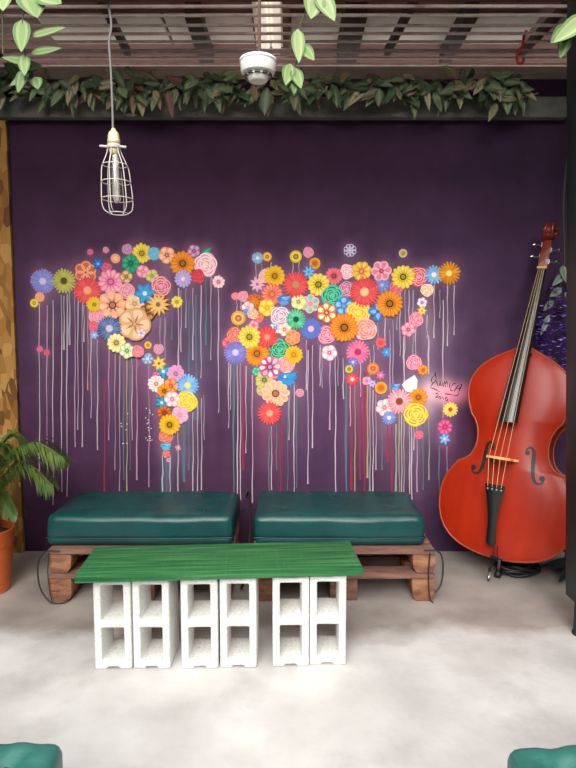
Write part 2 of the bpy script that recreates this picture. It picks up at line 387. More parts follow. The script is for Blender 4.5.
# ------------------------------------------------------------------ mural data (metres on the wall: x, z)
FLOWERS = {
 'north': [
  (-1.475,1.672,0.07038,'A',26,'periw','lav','lilac'),
  (-1.347,1.674,0.06917,'A',22,'olive','olivel','dolive'),
  (-1.214,1.724,0.06608,'O',6,'rust','peach','rust'),
  (-1.206,1.617,0.08132,'A',24,'red','coral','peach'),
  (-1.496,1.578,0.02713,'T',0,'peach','peach','peach'),
  (-1.53,1.542,0.02414,'T',0,'yellow','lyel','olive'),
  (-1.138,1.775,0.039,'S',6,'dblue','blue','lblue'),
  (-1.184,1.845,0.01797,'R',0,'mag','pink','mag'),
  (-1.09,1.857,0.01796,'R',0,'mauve','lpink','mauve'),
  (-1.087,1.751,0.03002,'R',0,'crim','pink','crim'),
  (-1.508,1.265,0.01823,'R',0,'mag','pink','mag'),
  (-1.466,1.244,0.01824,'R',0,'crim','pink','crim'),
  (-1.155,1.464,0.04837,'R',0,'pink','lpink','pink'),
  (-1.176,1.404,0.03028,'R',0,'coral','pink','crim'),
  (-1.173,1.35,0.02729,'S',6,'lav','lblue','white'),
  (-1.065,1.668,0.07219,'D',12,'pink','lpink','mag'),
  (-1.168,1.533,0.04527,'A',16,'gold','yellow','olive'),
  (-1.034,1.807,0.02698,'T',0,'peach','peach','lpeach'),
  (-0.962,1.861,0.02994,'R',0,'mauve','lmauve','mauve'),
  (-0.875,1.837,0.05691,'D',14,'yellow','lyel','brown'),
  (-0.942,1.777,0.051,'D',8,'green','teal','dgreen'),
  (-0.802,1.835,0.03595,'R',0,'cyan','lblue','cyan'),
  (-0.725,1.826,0.04794,'P',5,'peach','lpeach','rust'),
  (-0.563,1.851,0.03593,'P',5,'mauve','lmauve','purple'),
  (-0.485,1.851,0.03294,'L',0,'green','teal','dgreen'),
  (-0.494,1.77,0.06601,'R',0,'lpink','white','pink'),
  (-0.542,1.703,0.03907,'R',0,'coral','crim','red'),
  (-0.631,1.777,0.072,'D',16,'orange','gold','dbrown'),
  (-0.63,1.686,0.05111,'D',14,'lav','lmauve','white'),
  (-0.418,1.668,0.0361,'D',10,'lpink','white','mag'),
  (-0.97,1.698,0.03607,'P',4,'tan','beige','brown'),
  (-0.871,1.729,0.03604,'P',4,'pink','lpink','pink'),
  (-0.816,1.703,0.03787,'P',5,'olivel','beige','olive'),
  (-0.763,1.64,0.05719,'R',0,'dusty','lpink','crim'),
  (-0.968,1.612,0.04518,'R',0,'pink','lpink','dusty'),
  (-0.923,1.538,0.05734,'P',5,'beige','lpeach','tan'),
  (-0.86,1.599,0.06508,'S',6,'blue','cyan','white'),
  (-1.056,1.529,0.08149,'D',8,'peach','lpeach','maroon'),
  (-0.844,1.487,0.04834,'P',5,'brown','tan','maroon'),
  (-0.781,1.533,0.06941,'S',13,'gold','beige','brown'),
  (-0.926,1.416,0.09383,'H',5,'tan2','lpeach','brown'),
  (-1.078,1.389,0.07269,'A',24,'navy','slate','lilac'),
  (-0.67,1.549,0.03319,'D',8,'yellow','lyel','olive'),
  (-0.886,1.362,0.02425,'P',5,'lmauve','white','mauve'),
  (-1.038,1.303,0.05463,'D',12,'lyel','cream','brown'),
  (-0.974,1.255,0.04558,'P',6,'pgreen','cream','green'),
  (-0.908,1.251,0.03525,'R',0,'coral','lpink','crim'),
  (-0.85,1.289,0.02186,'T',0,'gold','lyel','brown'),
  (-0.786,1.265,0.03038,'R',0,'mauve','lpink','mauve'),
 ],
 'south': [
  (-0.854,1.206,0.03347,'P',6,'slate','lblue','white'),
  (-0.76,1.129,0.05182,'S',6,'dteal','cyan','white'),
  (-0.785,1.178,0.04262,'S',7,'gold','lyel','brown'),
  (-0.684,1.115,0.05184,'D',9,'lmauve','pink','mauve'),
  (-0.805,1.103,0.02318,'P',5,'mag','pink','crim'),
  (-0.804,1.053,0.04886,'D',12,'white','lpink','tan'),
  (-0.715,1.039,0.04582,'P',5,'orange','peach','rust'),
  (-0.755,1.009,0.0428,'D',8,'orange','gold','dbrown'),
  (-0.612,1.044,0.06598,'A',20,'blue','lblue','lyel'),
  (-0.772,0.938,0.04471,'S',6,'dteal','cyan','white'),
  (-0.619,0.943,0.06124,'R',0,'yellow','lyel','gold'),
  (-0.708,0.959,0.04591,'P',6,'lpink','white','mauve'),
  (-0.663,0.861,0.05216,'P',5,'lmauve','lpink','pink'),
  (-0.756,0.875,0.04294,'D',9,'rust','orange','dbrown'),
  (-0.751,0.73,0.04186,'R',0,'coral','peach','red'),
  (-0.726,0.801,0.06268,'D',16,'gold','yellow','dbrown'),
  (-0.752,0.668,0.03576,'B',0,'cyan','lblue','blue'),
  (-0.751,0.619,0.0216,'R',0,'peach','coral','rust'),
  (-0.739,0.58,0.01236,'T',0,'pink','lpink','mag'),
  (-0.678,0.657,0.0185,'X',4,'lpink','white','white'),
 ],
 'europe': [
  (-0.183,1.81,0.03297,'A',14,'slate','lblue','white'),
  (-0.125,1.817,0.02577,'T',0,'gold','lyel','rust'),
  (0.047,1.818,0.03356,'T',0,'yellow','lyel','dolive'),
  (0.122,1.843,0.02995,'R',0,'pink','lpink','dusty'),
  (-0.185,1.655,0.04513,'S',9,'lmauve','lpink','mag'),
  (-0.136,1.701,0.03907,'R',0,'lpeach','lpink','peach'),
  (-0.08,1.703,0.06131,'D',14,'gold','yellow','brown'),
  (-0.318,1.583,0.0217,'R',0,'coral','lpink','red'),
  (-0.271,1.582,0.03135,'R',0,'pink','lpink','dusty'),
  (-0.203,1.552,0.04525,'D',10,'orange','rust','gold'),
  (-0.242,1.514,0.03623,'P',5,'lpink','white','pink'),
  (-0.255,1.487,0.01813,'T',0,'blue','lblue','blue'),
  (-0.181,1.458,0.03326,'R',0,'coral','peach','red'),
  (-0.208,1.407,0.03027,'P',5,'pink','lpink','mag'),
  (-0.213,1.476,0.03022,'R',0,'peach','cream','rust'),
  (-0.096,1.594,0.06147,'D',15,'coral','peach','orange'),
  (-0.024,1.562,0.04524,'B',0,'blue','lblue','cyan'),
  (-0.127,1.514,0.04831,'P',5,'yellow','lyel','gold'),
  (0.063,1.549,0.04344,'P',5,'lyel','cream','olive'),
  (-0.3,1.451,0.04113,'T',0,'gold','lpeach','rust'),
  (-0.076,1.392,0.03331,'P',5,'lblue','white','blue'),
  (-0.048,1.464,0.05563,'R',0,'lmauve','white','mauve'),
  (0.047,1.652,0.07342,'A',24,'red','coral','tan'),
  (0.048,1.444,0.05868,'A',20,'green','mint','dgreen'),
  (-0.021,1.383,0.03938,'P',6,'lpeach','white','coral'),
  (-0.364,1.302,0.03339,'P',4,'coral','pink','red'),
  (-0.323,1.35,0.04426,'R',0,'coral','peach','red'),
  (-0.127,1.336,0.06672,'D',14,'red','coral','peach'),
  (-0.234,1.338,0.0655,'D',14,'yellow','lyel','dolive'),
  (0.029,1.336,0.04549,'O',6,'orange','peach','rust'),
 ],
 'africa': [
  (-0.188,1.237,0.07175,'D',20,'orange','gold','brown'),
  (-0.319,1.244,0.06809,'A',26,'violet','lav','lilac'),
  (-0.052,1.261,0.06259,'R',0,'green','mint','dgreen'),
  (-0.01,1.171,0.04872,'R',0,'lpink','peach','dusty'),
  (0.035,1.231,0.05291,'D',16,'gold','yellow','orange'),
  (-0.085,1.113,0.02744,'P',4,'pink','lpink','mag'),
  (-0.193,1.129,0.02439,'P',5,'teal','mint','green'),
  (-0.145,1.076,0.05189,'D',9,'olivel','beige','dolive'),
  (-0.11,1.156,0.06519,'D',8,'mag','white','purple'),
  (-0.005,1.09,0.06407,'B',0,'blue','cyan','white'),
  (-0.158,1.013,0.03179,'R',0,'olivel','beige','olive'),
  (-0.076,0.994,0.08074,'D',11,'lpeach','peach','brown'),
  (-0.112,0.873,0.06871,'A',22,'red','coral','peach'),
  (0.072,0.998,0.02446,'R',0,'mauve','lpink','crim'),
 ],
 'asia': [
  (0.161,1.778,0.0312,'T',0,'gold','orange','rust'),
  (0.126,1.727,0.04085,'S',7,'blue','lblue','cyan'),
  (0.371,1.855,0.03772,'X',8,'lilac','white','purple'),
  (0.356,1.729,0.04205,'R',0,'lpink','white','pink'),
  (0.276,1.703,0.04929,'D',14,'coral','pink','dbrown'),
  (0.441,1.731,0.05706,'D',8,'gold','lyel','coral'),
  (0.566,1.65,0.04213,'D',9,'blue','lav','lilac'),
  (0.653,1.632,0.03914,'R',0,'coral','pink','crim'),
  (0.56,1.733,0.05886,'P',6,'lpink','pink','crim'),
  (0.183,1.652,0.0674,'D',12,'yellow','lyel','dbrown'),
  (0.355,1.626,0.04517,'R',0,'mauve','lpink','purple'),
  (0.134,1.538,0.05432,'P',6,'lpink','mint','pink'),
  (0.267,1.584,0.06209,'R',0,'teal','mint','dgreen'),
  (0.337,1.524,0.05253,'P',5,'blue','lblue','slate'),
  (0.427,1.484,0.06829,'R',0,'yellow','lyel','gold'),
  (0.233,1.484,0.05862,'P',6,'orange','cream','rust'),
  (0.46,1.608,0.08616,'A',28,'red','coral','beige'),
  (0.234,1.35,0.05154,'R',0,'pink','lpink','crim'),
  (0.47,1.383,0.0624,'R',0,'lpink','peach','coral'),
  (0.542,1.491,0.05438,'X4',4,'blue','lblue','dblue'),
  (0.139,1.387,0.06179,'A',22,'blue','periw','lpink'),
  (0.34,1.395,0.08358,'D',20,'orange','gold','dbrown'),
  (0.251,1.242,0.0456,'P',5,'lpink','white','mag'),
  (0.424,1.247,0.06808,'A',20,'mag','pink','crim'),
  (0.562,1.303,0.02792,'T',0,'coral','coral','red'),
  (0.599,1.245,0.0304,'S',6,'blue','cyan','lblue'),
  (0.396,1.186,0.028,'D',7,'violet','lav','white'),
  (0.372,1.143,0.02316,'T',0,'olivel','yellow','dolive'),
  (0.392,1.082,0.03662,'D',9,'red','coral','white'),
  (0.518,1.146,0.03413,'T',0,'orange','peach','rust'),
  (0.564,1.105,0.0305,'S',7,'mag','pink','white'),
  (0.48,1.071,0.02564,'P',4,'pink','lpink','mag'),
  (0.515,1.054,0.02565,'S',6,'lav','lilac','violet'),
  (0.568,1.028,0.03545,'T',0,'gold','orange','rust'),
  (0.689,1.838,0.02336,'T',0,'beige','tan','olive'),
  (0.783,1.701,0.0541,'R',0,'coral','lpink','crim'),
  (0.691,1.698,0.06793,'D',14,'yellow','lyel','dbrown'),
  (0.877,1.711,0.05288,'A',16,'blue','lblue','white'),
  (0.966,1.719,0.06429,'A',20,'rust','gold','lyel'),
  (0.837,1.62,0.03614,'R',0,'lpeach','cream','tan'),
  (0.809,1.545,0.02957,'P',6,'lilac','white','violet'),
  (0.809,1.496,0.0284,'S',7,'yellow','lyel','olive'),
  (0.774,1.444,0.04114,'R',0,'pink','lpink','crim'),
  (0.727,1.383,0.0412,'P',6,'pink','lpink','crim'),
  (0.612,1.538,0.07725,'D',18,'orange','gold','dbrown'),
 ],
 'australia': [
  (0.767,1.183,0.04384,'R',0,'pink','lpink','crim'),
  (0.823,1.137,0.03048,'D',8,'orange','gold','red'),
  (0.748,1.052,0.05192,'W',0,'white','white','white'),
  (0.657,1.037,0.03177,'B',0,'blue','lblue','blue'),
  (0.591,0.907,0.05087,'P',6,'lpink','white','coral'),
  (0.796,0.97,0.0563,'D',12,'orange','gold','brown'),
  (0.681,0.945,0.07349,'A',22,'coral','lpink','brown'),
  (0.783,0.864,0.06872,'R',0,'yellow','lyel','orange'),
  (0.62,0.844,0.04113,'A',14,'blue','lav','white'),
  (0.806,0.738,0.02462,'R',0,'coral','pink','crim'),
  (0.995,0.895,0.04415,'A',14,'gold','lyel','rust'),
  (0.964,0.786,0.04426,'D',8,'mag','pink','crim'),
  (0.964,0.713,0.03818,'S',6,'blue','lblue','white'),
 ],
}
DRIPS = [
  (-1.5,1.542,-1.542,0.391,'w',0.0073), (-1.455,1.53,-1.496,0.391,'p',0.0061), (-1.418,1.56,-1.462,0.296,'w',0.0055), (-1.365,1.59,-1.406,0.378,'w',0.0055),
  (-1.35,1.584,-1.361,1.259,'g',0.012), (-1.332,1.596,-1.373,0.347,'w',0.0061), (-1.316,1.608,-1.327,1.289,'g',0.013), (-1.283,1.62,-1.313,0.662,'p',0.0061),
  (-1.267,1.56,-1.292,0.768,'w',0.0055), (-1.24,1.56,-1.267,0.662,'w',0.0055), (-1.231,1.53,-1.238,1.308,'w',0.0061), (-1.207,1.53,-1.223,1.015,'o',0.0055),
  (-1.192,1.44,-1.209,0.842,'w',0.0061), (-1.156,1.32,-1.175,0.643,'w',0.0061), (-1.12,1.076,-1.139,0.378,'r',0.0098), (-1.087,1.289,-1.103,0.705,'p',0.0061),
  (-1.051,1.259,-1.07,0.517,'g',0.0061), (-1.024,1.229,-1.045,0.378,'g',0.0073), (-1.001,1.211,-1.019,0.454,'t',0.0085), (-0.98,1.211,-1,0.378,'y',0.0079),
  (-0.961,1.223,-0.978,0.517,'t',0.0073), (-0.949,1.211,-0.961,0.705,'w',0.0049), (-0.919,1.211,-0.936,0.454,'p',0.0079), (-0.847,1.168,-0.862,0.41,'p',0.0055),
  (-0.797,1.229,-0.802,0.953,'g',0.0055), (-0.774,1.452,-0.778,1.259,'g',0.0061), (-0.744,1.452,-0.749,1.198,'g',0.0073), (-0.699,1.62,-0.704,1.32,'t',0.0073),
  (-0.659,1.632,-0.667,1.15,'w',0.0085), (-0.644,1.62,-0.65,1.247,'w',0.0049), (-0.614,1.632,-0.618,1.392,'g',0.0073), (-0.572,1.632,-0.578,1.198,'w',0.0061),
  (-0.524,1.65,-0.531,1.088,'w',0.0061), (-0.493,1.703,-0.498,1.289,'t',0.0098), (-0.463,1.703,-0.469,1.198,'g',0.0073), (-0.419,1.626,-0.426,0.873,'w',0.0061),
  (-0.774,0.612,-0.779,0.378,'b',0.0085), (-0.75,0.593,-0.754,0.372,'t',0.0098), (-0.728,0.612,-0.733,0.366,'b',0.0073), (-0.676,0.799,-0.683,0.378,'w',0.0067),
  (-0.639,0.83,-0.645,0.442,'t',0.018), (-0.608,0.861,-0.613,0.517,'t',0.0092), (-0.583,0.879,-0.59,0.372,'w',0.0067), (-0.553,0.922,-0.561,0.378,'w',0.0061),
  (-0.529,0.966,-0.536,0.391,'w',0.0061), (-0.514,0.984,-0.517,0.705,'g',0.0049), (-0.555,1.59,-0.565,0.83,'t',0.012), (-0.597,1.56,-0.604,1.125,'t',0.0098),
  (-0.362,1.186,-0.365,0.78,'w',0.0061), (-0.35,1.174,-0.353,0.892,'w',0.0049), (-0.331,1.174,-0.338,0.328,'t',0.013), (-0.307,1.174,-0.314,0.264,'w',0.0073),
  (-0.289,1.186,-0.295,0.328,'w',0.0055), (-0.274,1.162,-0.278,0.517,'r',0.012), (-0.256,1.162,-0.259,0.624,'w',0.0061), (-0.217,1.107,-0.221,0.309,'w',0.0067),
  (-0.118,0.805,-0.119,0.378,'t',0.0092), (-0.101,0.792,-0.102,0.391,'w',0.0055), (-0.07,0.805,-0.071,0.517,'t',0.0073), (-0.046,0.83,-0.047,0.378,'r',0.0098),
  (-0.002,0.984,-0.002,0.391,'t',0.0061), (0.037,1.076,0.037,0.378,'w',0.0073), (0.052,1.046,0.053,0.404,'t',0.0085), (0.006,1.015,0.006,0.705,'g',0.011),
  (0.112,1.32,0.113,1.015,'w',0.0061), (0.122,1.259,0.124,0.429,'w',0.0073), (0.149,1.289,0.152,0.655,'w',0.0073), (0.194,1.289,0.196,1.039,'w',0.0067),
  (0.206,1.289,0.208,1.027,'g',0.0049), (0.256,1.186,0.258,0.768,'p',0.0098), (0.289,1.211,0.295,0.378,'w',0.0073), (0.304,1.223,0.305,1.039,'g',0.0049),
  (0.336,1.211,0.339,0.959,'w',0.0067), (0.353,1.162,0.36,0.378,'t',0.013), (0.381,1.046,0.383,0.792,'w',0.0067), (0.388,1.046,0.394,0.391,'r',0.013),
  (0.409,1.064,0.416,0.378,'y',0.0067), (0.439,1.162,0.446,0.454,'r',0.0092), (0.466,1.125,0.475,0.378,'r',0.013), (0.486,1.039,0.493,0.467,'y',0.011),
  (0.501,1.027,0.509,0.378,'g',0.0098), (0.52,1.015,0.528,0.372,'w',0.0073), (0.538,0.99,0.545,0.517,'g',0.0085), (0.441,1.198,0.444,0.972,'w',0.0055),
  (0.498,1.259,0.502,0.953,'g',0.0061), (0.522,1.289,0.524,1.168,'w',0.0055), (0.586,1.47,0.589,1.289,'w',0.0073), (0.544,1.44,0.547,1.259,'g',0.0061),
  (0.575,0.996,0.582,0.517,'t',0.0073), (0.614,0.805,0.618,0.568,'r',0.012), (0.639,0.805,0.646,0.366,'r',0.011), (0.664,0.805,0.671,0.353,'g',0.013),
  (0.681,0.867,0.69,0.353,'y',0.0073), (0.697,0.867,0.706,0.353,'w',0.0067), (0.712,0.867,0.72,0.378,'g',0.0085), (0.747,0.799,0.755,0.366,'w',0.0061),
  (0.759,0.805,0.768,0.328,'w',0.0085), (0.774,0.805,0.777,0.643,'w',0.0061), (0.793,0.799,0.801,0.378,'p',0.0073), (0.827,0.953,0.838,0.391,'t',0.0098),
  (0.865,0.861,0.874,0.454,'g',0.0073), (0.931,0.674,0.939,0.328,'t',0.0085), (0.98,0.668,0.987,0.391,'p',0.0061), (0.935,1.56,0.952,0.842,'w',0.0067),
  (0.657,1.62,0.66,1.38,'g',0.0079), (0.675,1.62,0.681,1.223,'w',0.0061), (0.705,1.626,0.711,1.259,'g',0.0085), (0.729,1.62,0.733,1.38,'w',0.0061),
  (0.703,1.344,0.709,1.046,'w',0.013), (0.753,1.62,0.76,1.229,'g',0.0085), (0.772,1.398,0.776,1.211,'w',0.0067), (0.84,1.47,0.843,1.332,'w',0.0061),
  (0.852,1.35,0.857,1.113,'w',0.0098), (0.879,1.65,0.886,1.332,'w',0.0073), (0.915,1.62,0.919,1.452,'g',0.0061), (0.96,1.65,0.969,1.283,'w',0.0067),
  (0.999,1.65,1.007,1.35,'w',0.0061), (-0.192,1.775,-0.193,1.644,'w',0.0061), (-0.156,1.775,-0.156,1.727,'g',0.0049), (-0.102,1.786,-0.102,1.751,'w',0.0049),
  (0.03,1.786,0.03,1.709,'w',0.0049), (0.066,1.786,0.066,1.709,'w',0.0049), (-0.308,1.56,-0.308,1.489,'w',0.0049), (-0.284,1.554,-0.284,1.476,'w',0.0049),
  (-0.303,1.41,-0.303,1.35,'w',0.0049), (0.635,1.44,0.645,0.83,'g',0.0061), (0.618,1.38,0.625,0.953,'p',0.0073),
]
SIGNATURE = [
  [(0.895,1.125), (0.898,1.112), (0.884,1.097), (0.876,1.079), (0.878,1.063), (0.89,1.061), (0.901,1.074), (0.903,1.092), (0.898,1.109)],
  [(0.89,1.063), (0.88,1.048), (0.87,1.031), (0.893,1.023), (0.914,1.012), (0.929,1.005)],
  [(0.958,0.992), (0.986,0.989), (1.011,0.985), (1.032,0.98), (1.042,0.992), (1.047,1.015), (1.054,1.035)],
  [(0.908,1.071), (0.911,1.051), (0.921,1.04), (0.928,1.053), (0.928,1.074), (0.933,1.04)],
  [(0.942,1.066), (0.941,1.038)],
  [(0.94,1.077), (0.943,1.075)],
  [(0.95,1.033), (0.955,1.066), (0.961,1.053), (0.964,1.033)],
  [(0.962,1.053), (0.97,1.067), (0.977,1.03)],
  [(0.989,1.063), (0.986,1.028)],
  [(1.026,1.053), (1.01,1.053), (0.996,1.03), (0.996,1.012), (1.007,1.012)],
  [(1.016,1.007), (1.033,1.035), (1.048,1.048), (1.061,1.046), (1.049,1.015), (1.042,0.999)],
  [(1.031,1.024), (1.052,1.026)],
  [(0.902,0.989), (0.912,0.995), (0.919,0.988), (0.912,0.976), (0.902,0.968), (0.918,0.968)],
  [(0.929,0.978), (0.923,0.97), (0.926,0.959), (0.934,0.962), (0.936,0.971), (0.93,0.978)],
  [(0.946,0.974), (0.952,0.956)],
  [(0.975,0.974), (0.964,0.964), (0.965,0.951), (0.976,0.951), (0.977,0.959), (0.967,0.961)],
]

PAL = {k: rgb(*v) for k, v in dict(
 periw=(104,108,186), lav=(146,146,208), lilac=(206,196,226), olive=(142,140,52), olivel=(188,184,98), dolive=(84,76,24), rust=(176,74,38), peach=(240,162,124), red=(206,48,62),
 coral=(232,94,92), yellow=(228,196,40), lyel=(240,220,112), dblue=(28,84,164), blue=(54,128,204), lblue=(150,196,228), mag=(206,60,128), pink=(232,128,160), mauve=(180,110,150),
 lpink=(244,180,190), crim=(190,44,80), white=(244,232,224), gold=(230,164,36), lpeach=(246,200,164), brown=(122,74,38), green=(44,142,92), teal=(52,178,146), dgreen=(20,84,62),
 cyan=(60,168,200), lmauve=(214,168,206), purple=(122,58,124), orange=(226,118,40), dbrown=(72,42,26), tan=(190,142,90), tan2=(222,172,118), beige=(226,196,144), dusty=(196,112,120), maroon=(120,34,38),
 navy=(44,54,110), slate=(112,134,176), cream=(250,234,200), pgreen=(190,208,142), dteal=(20,112,136), mint=(112,210,166), violet=(96,80,178)).items()}
DCOL = {k: rgb(*v) for k, v in dict(w=(190,172,184), p=(178,140,172), g=(150,146,150), o=(196,150,130), r=(150,44,66), t=(84,112,120), b=(150,190,206), y=(160,154,104)).items()}

WALL_Y = 3.65

# ------------------------------------------------------------------ floor, walls, ceiling
def slab(name, x0, x1, y0, y1, z0, z1, m):
    b = MB(); b.box(x0, x1, y0, y1, z0, z1); return struct(b.build(name, m, smooth=False))
slab('floor', -3.2, 3.2, .9, 5.0, -.1, 0, M['floor'])
slab('floor_outer', -3.2, 3.2, -4.2, .9, -.1, 0, M['bounce_cut_floor'])  # unseen floor behind the view, made dark to cut bounce onto the wall

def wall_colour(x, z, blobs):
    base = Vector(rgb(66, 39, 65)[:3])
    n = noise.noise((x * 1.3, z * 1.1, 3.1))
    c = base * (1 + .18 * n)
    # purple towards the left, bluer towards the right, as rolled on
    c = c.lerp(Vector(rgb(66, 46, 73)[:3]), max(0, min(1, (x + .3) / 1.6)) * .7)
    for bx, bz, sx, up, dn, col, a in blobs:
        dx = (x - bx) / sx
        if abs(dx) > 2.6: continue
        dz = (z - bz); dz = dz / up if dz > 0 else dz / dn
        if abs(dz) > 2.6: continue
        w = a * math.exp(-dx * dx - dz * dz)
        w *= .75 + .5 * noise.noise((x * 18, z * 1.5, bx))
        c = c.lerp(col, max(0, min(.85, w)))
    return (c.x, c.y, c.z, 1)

def build_wall():
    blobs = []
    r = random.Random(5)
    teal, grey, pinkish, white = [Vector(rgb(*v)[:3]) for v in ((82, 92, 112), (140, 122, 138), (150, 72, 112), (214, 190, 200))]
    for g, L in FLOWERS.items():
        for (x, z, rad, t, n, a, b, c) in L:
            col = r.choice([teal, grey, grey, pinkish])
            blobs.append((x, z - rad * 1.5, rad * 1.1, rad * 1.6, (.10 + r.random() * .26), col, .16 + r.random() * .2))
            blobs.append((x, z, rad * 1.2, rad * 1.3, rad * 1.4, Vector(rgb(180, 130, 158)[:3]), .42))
    for x, z, sx, up, dn, col, a in ((-.8, 1.35, .75, .5, .7, Vector(rgb(112, 76, 112)[:3]), .5), (.45, 1.3, .85, .5, .75, Vector(rgb(116, 84, 120)[:3]), .5), (-.71, .95, .05, .25, .35, teal, .55), (-.60, .9, .06, .3, .4, teal, .45), (-.55, 1.42, .12, .1, .3, teal, .5),  # first two broad blobs: sprayed haze, plus the wall's lit zone painted lighter
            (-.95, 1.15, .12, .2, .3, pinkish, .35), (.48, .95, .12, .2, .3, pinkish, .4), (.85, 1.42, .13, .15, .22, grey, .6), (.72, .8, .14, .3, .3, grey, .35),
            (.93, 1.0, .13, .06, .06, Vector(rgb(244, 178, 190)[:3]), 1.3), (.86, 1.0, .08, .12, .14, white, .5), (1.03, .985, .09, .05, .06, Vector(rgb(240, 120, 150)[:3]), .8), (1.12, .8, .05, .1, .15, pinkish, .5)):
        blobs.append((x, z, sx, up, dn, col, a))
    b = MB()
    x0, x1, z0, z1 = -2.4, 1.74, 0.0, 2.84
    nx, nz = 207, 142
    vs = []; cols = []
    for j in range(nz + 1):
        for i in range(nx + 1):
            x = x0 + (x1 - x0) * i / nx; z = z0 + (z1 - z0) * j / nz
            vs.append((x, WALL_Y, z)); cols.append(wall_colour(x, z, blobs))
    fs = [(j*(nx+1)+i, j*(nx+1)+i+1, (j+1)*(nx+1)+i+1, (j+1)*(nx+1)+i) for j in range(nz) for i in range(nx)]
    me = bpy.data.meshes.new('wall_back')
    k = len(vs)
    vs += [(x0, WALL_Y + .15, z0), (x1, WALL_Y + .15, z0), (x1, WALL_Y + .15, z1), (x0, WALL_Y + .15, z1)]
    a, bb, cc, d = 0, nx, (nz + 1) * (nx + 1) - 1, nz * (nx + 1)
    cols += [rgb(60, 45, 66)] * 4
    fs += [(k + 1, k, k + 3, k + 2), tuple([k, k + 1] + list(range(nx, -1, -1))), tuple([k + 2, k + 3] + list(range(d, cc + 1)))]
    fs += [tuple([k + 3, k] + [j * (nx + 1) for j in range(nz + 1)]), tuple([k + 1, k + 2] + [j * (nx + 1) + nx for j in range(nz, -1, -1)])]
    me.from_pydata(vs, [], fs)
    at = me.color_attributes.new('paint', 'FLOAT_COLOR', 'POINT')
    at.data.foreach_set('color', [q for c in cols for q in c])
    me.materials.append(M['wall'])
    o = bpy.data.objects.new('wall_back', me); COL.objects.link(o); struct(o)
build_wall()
slab('wall_right', 1.74, 1.9, -4.05, 3.80, 0, 3.12, M['side_wall'])  # side walls carried on unseen behind the camera to cut side light
slab('wall_left', -2.55, -2.4, -4.05, 3.80, 0, 3.12, M['side_wall'])
slab('wall_front', -3.2, 3.2, -4.2, -4.05, 0, 2.9, M['far_wall'])  # unseen behind the camera, darkened to cut bounce onto the wall top
# roof: brown boards, a band of grey sheets, brown again towards the back
slab('ceiling', -3.2, 3.2, 2.50, 5.0, 3.16, 3.24, M['ceiling'])
tr = MB(); tr.box(-2.6, 1.9, 2.24, 2.30, 2.57, 2.955); struct(tr.build('shade_fascia', M['brown_steel'], smooth=False))  # unseen fascia above the view, added to shade the top of the wall
tr = MB(); tr.box(-2.4, 1.74, 3.70, 3.78, 2.84, 2.93); struct(tr.build('trim_2', M['cream'], smooth=False))

# grey roof sheets under the ceiling boards
for k, (x0, x1, lab) in enumerate(((-1.42, -.72, 'grey roof sheet at the left, behind the pendant cord'), (-.70, -.205, 'grey roof sheet just left of the twin tube light'),
                                   (.02, .30, 'short grey roof sheet just right of the twin tube light'), (.44, .95, 'grey roof sheet above the middle of the grille, right of the short one'), (1.02, 1.42, 'grey roof sheet at the far right, near the post'))):
    b = MB(); b.box(x0, x1, 3.55, 3.87, 3.135, 3.158)
    tag(b.build('roof_sheet', M['panel'], smooth=False), lab, 'roof panel', 'grey roof sheets above the grille')
for x0, x1, y0, lab in ((-.56, -.47, 3.42, 'dark stub of roof joist left of the smoke detector'), (.31, .43, 3.42, 'dark stub of roof joist right of the smoke detector'),
                        (.96, 1.03, 3.40, 'dark stub of roof joist above the right part of the leaf garland')):
    b = MB(); b.box(x0, x1, y0, 3.98, 3.06, 3.157)
    tag(b.build('roof_joist', M['joist'], smooth=False, bevel=.004), lab, 'joist', 'roof joists above the grille')
# cream boxed strip running back above the grille
t = thing('tube_light', 'twin tube ceiling light running back above the rods, over the smoke detector', 'ceiling light', (-.105, 3.3, 3.0))
b = MB(); b.box(-.085, .075, -.78, .50, .085, .155); b.build('casing', M['cream'], t, bevel=.006)
b = MB(); b.box(.078, .112, -.9, .50, .03, .155); b.build('side_board', M['pallet'], t, bevel=.003)
for dx in (-.030, .038):
    b = MB(); b.tube([(dx, -.72, .058), (dx, .44, .058)], .026, 14); b.build('tube', M['tube'], t, angle=.7)
    b = MB(); b.box(dx - .022, dx + .022, .44, .47, .03, .084); b.build('tube_holder', M['white'], t, bevel=.004)

# lintel beam across the top of the mural wall
b = MB(); b.box(-2.38, 1.62, 3.59, 3.649, 2.603, 2.722)
tag(b.build('lintel_beam', M['beam'], bevel=.012), 'long dull grey beam across the top of the purple wall', 'beam')
b = MB()
b.lathe([(0, 0), (.034, 0), (.036, .001), (.034, .002), (0, .002)], 20, Matrix.Translation((-.905, 3.5875, 2.618)) @ Matrix.Rotation(PI / 2, 4, 'X') @ Matrix.Diagonal((1, .33, 1, 1)))
tag(b.build('oval_spot', M['spot']), 'small pale oval sticker on the grey beam beside the pendant cord', 'spot')  # thin pale oval disc low on the beam

# chipboard strip at the left end of the wall
b = MB(); b.box(-2.38, -1.645, 3.62, 3.648, 0.0, 2.602)
tag(b.build('chipboard_panel', M['osb'], bevel=.002), 'golden chipboard panel covering the left edge of the purple wall behind the palm', 'board')

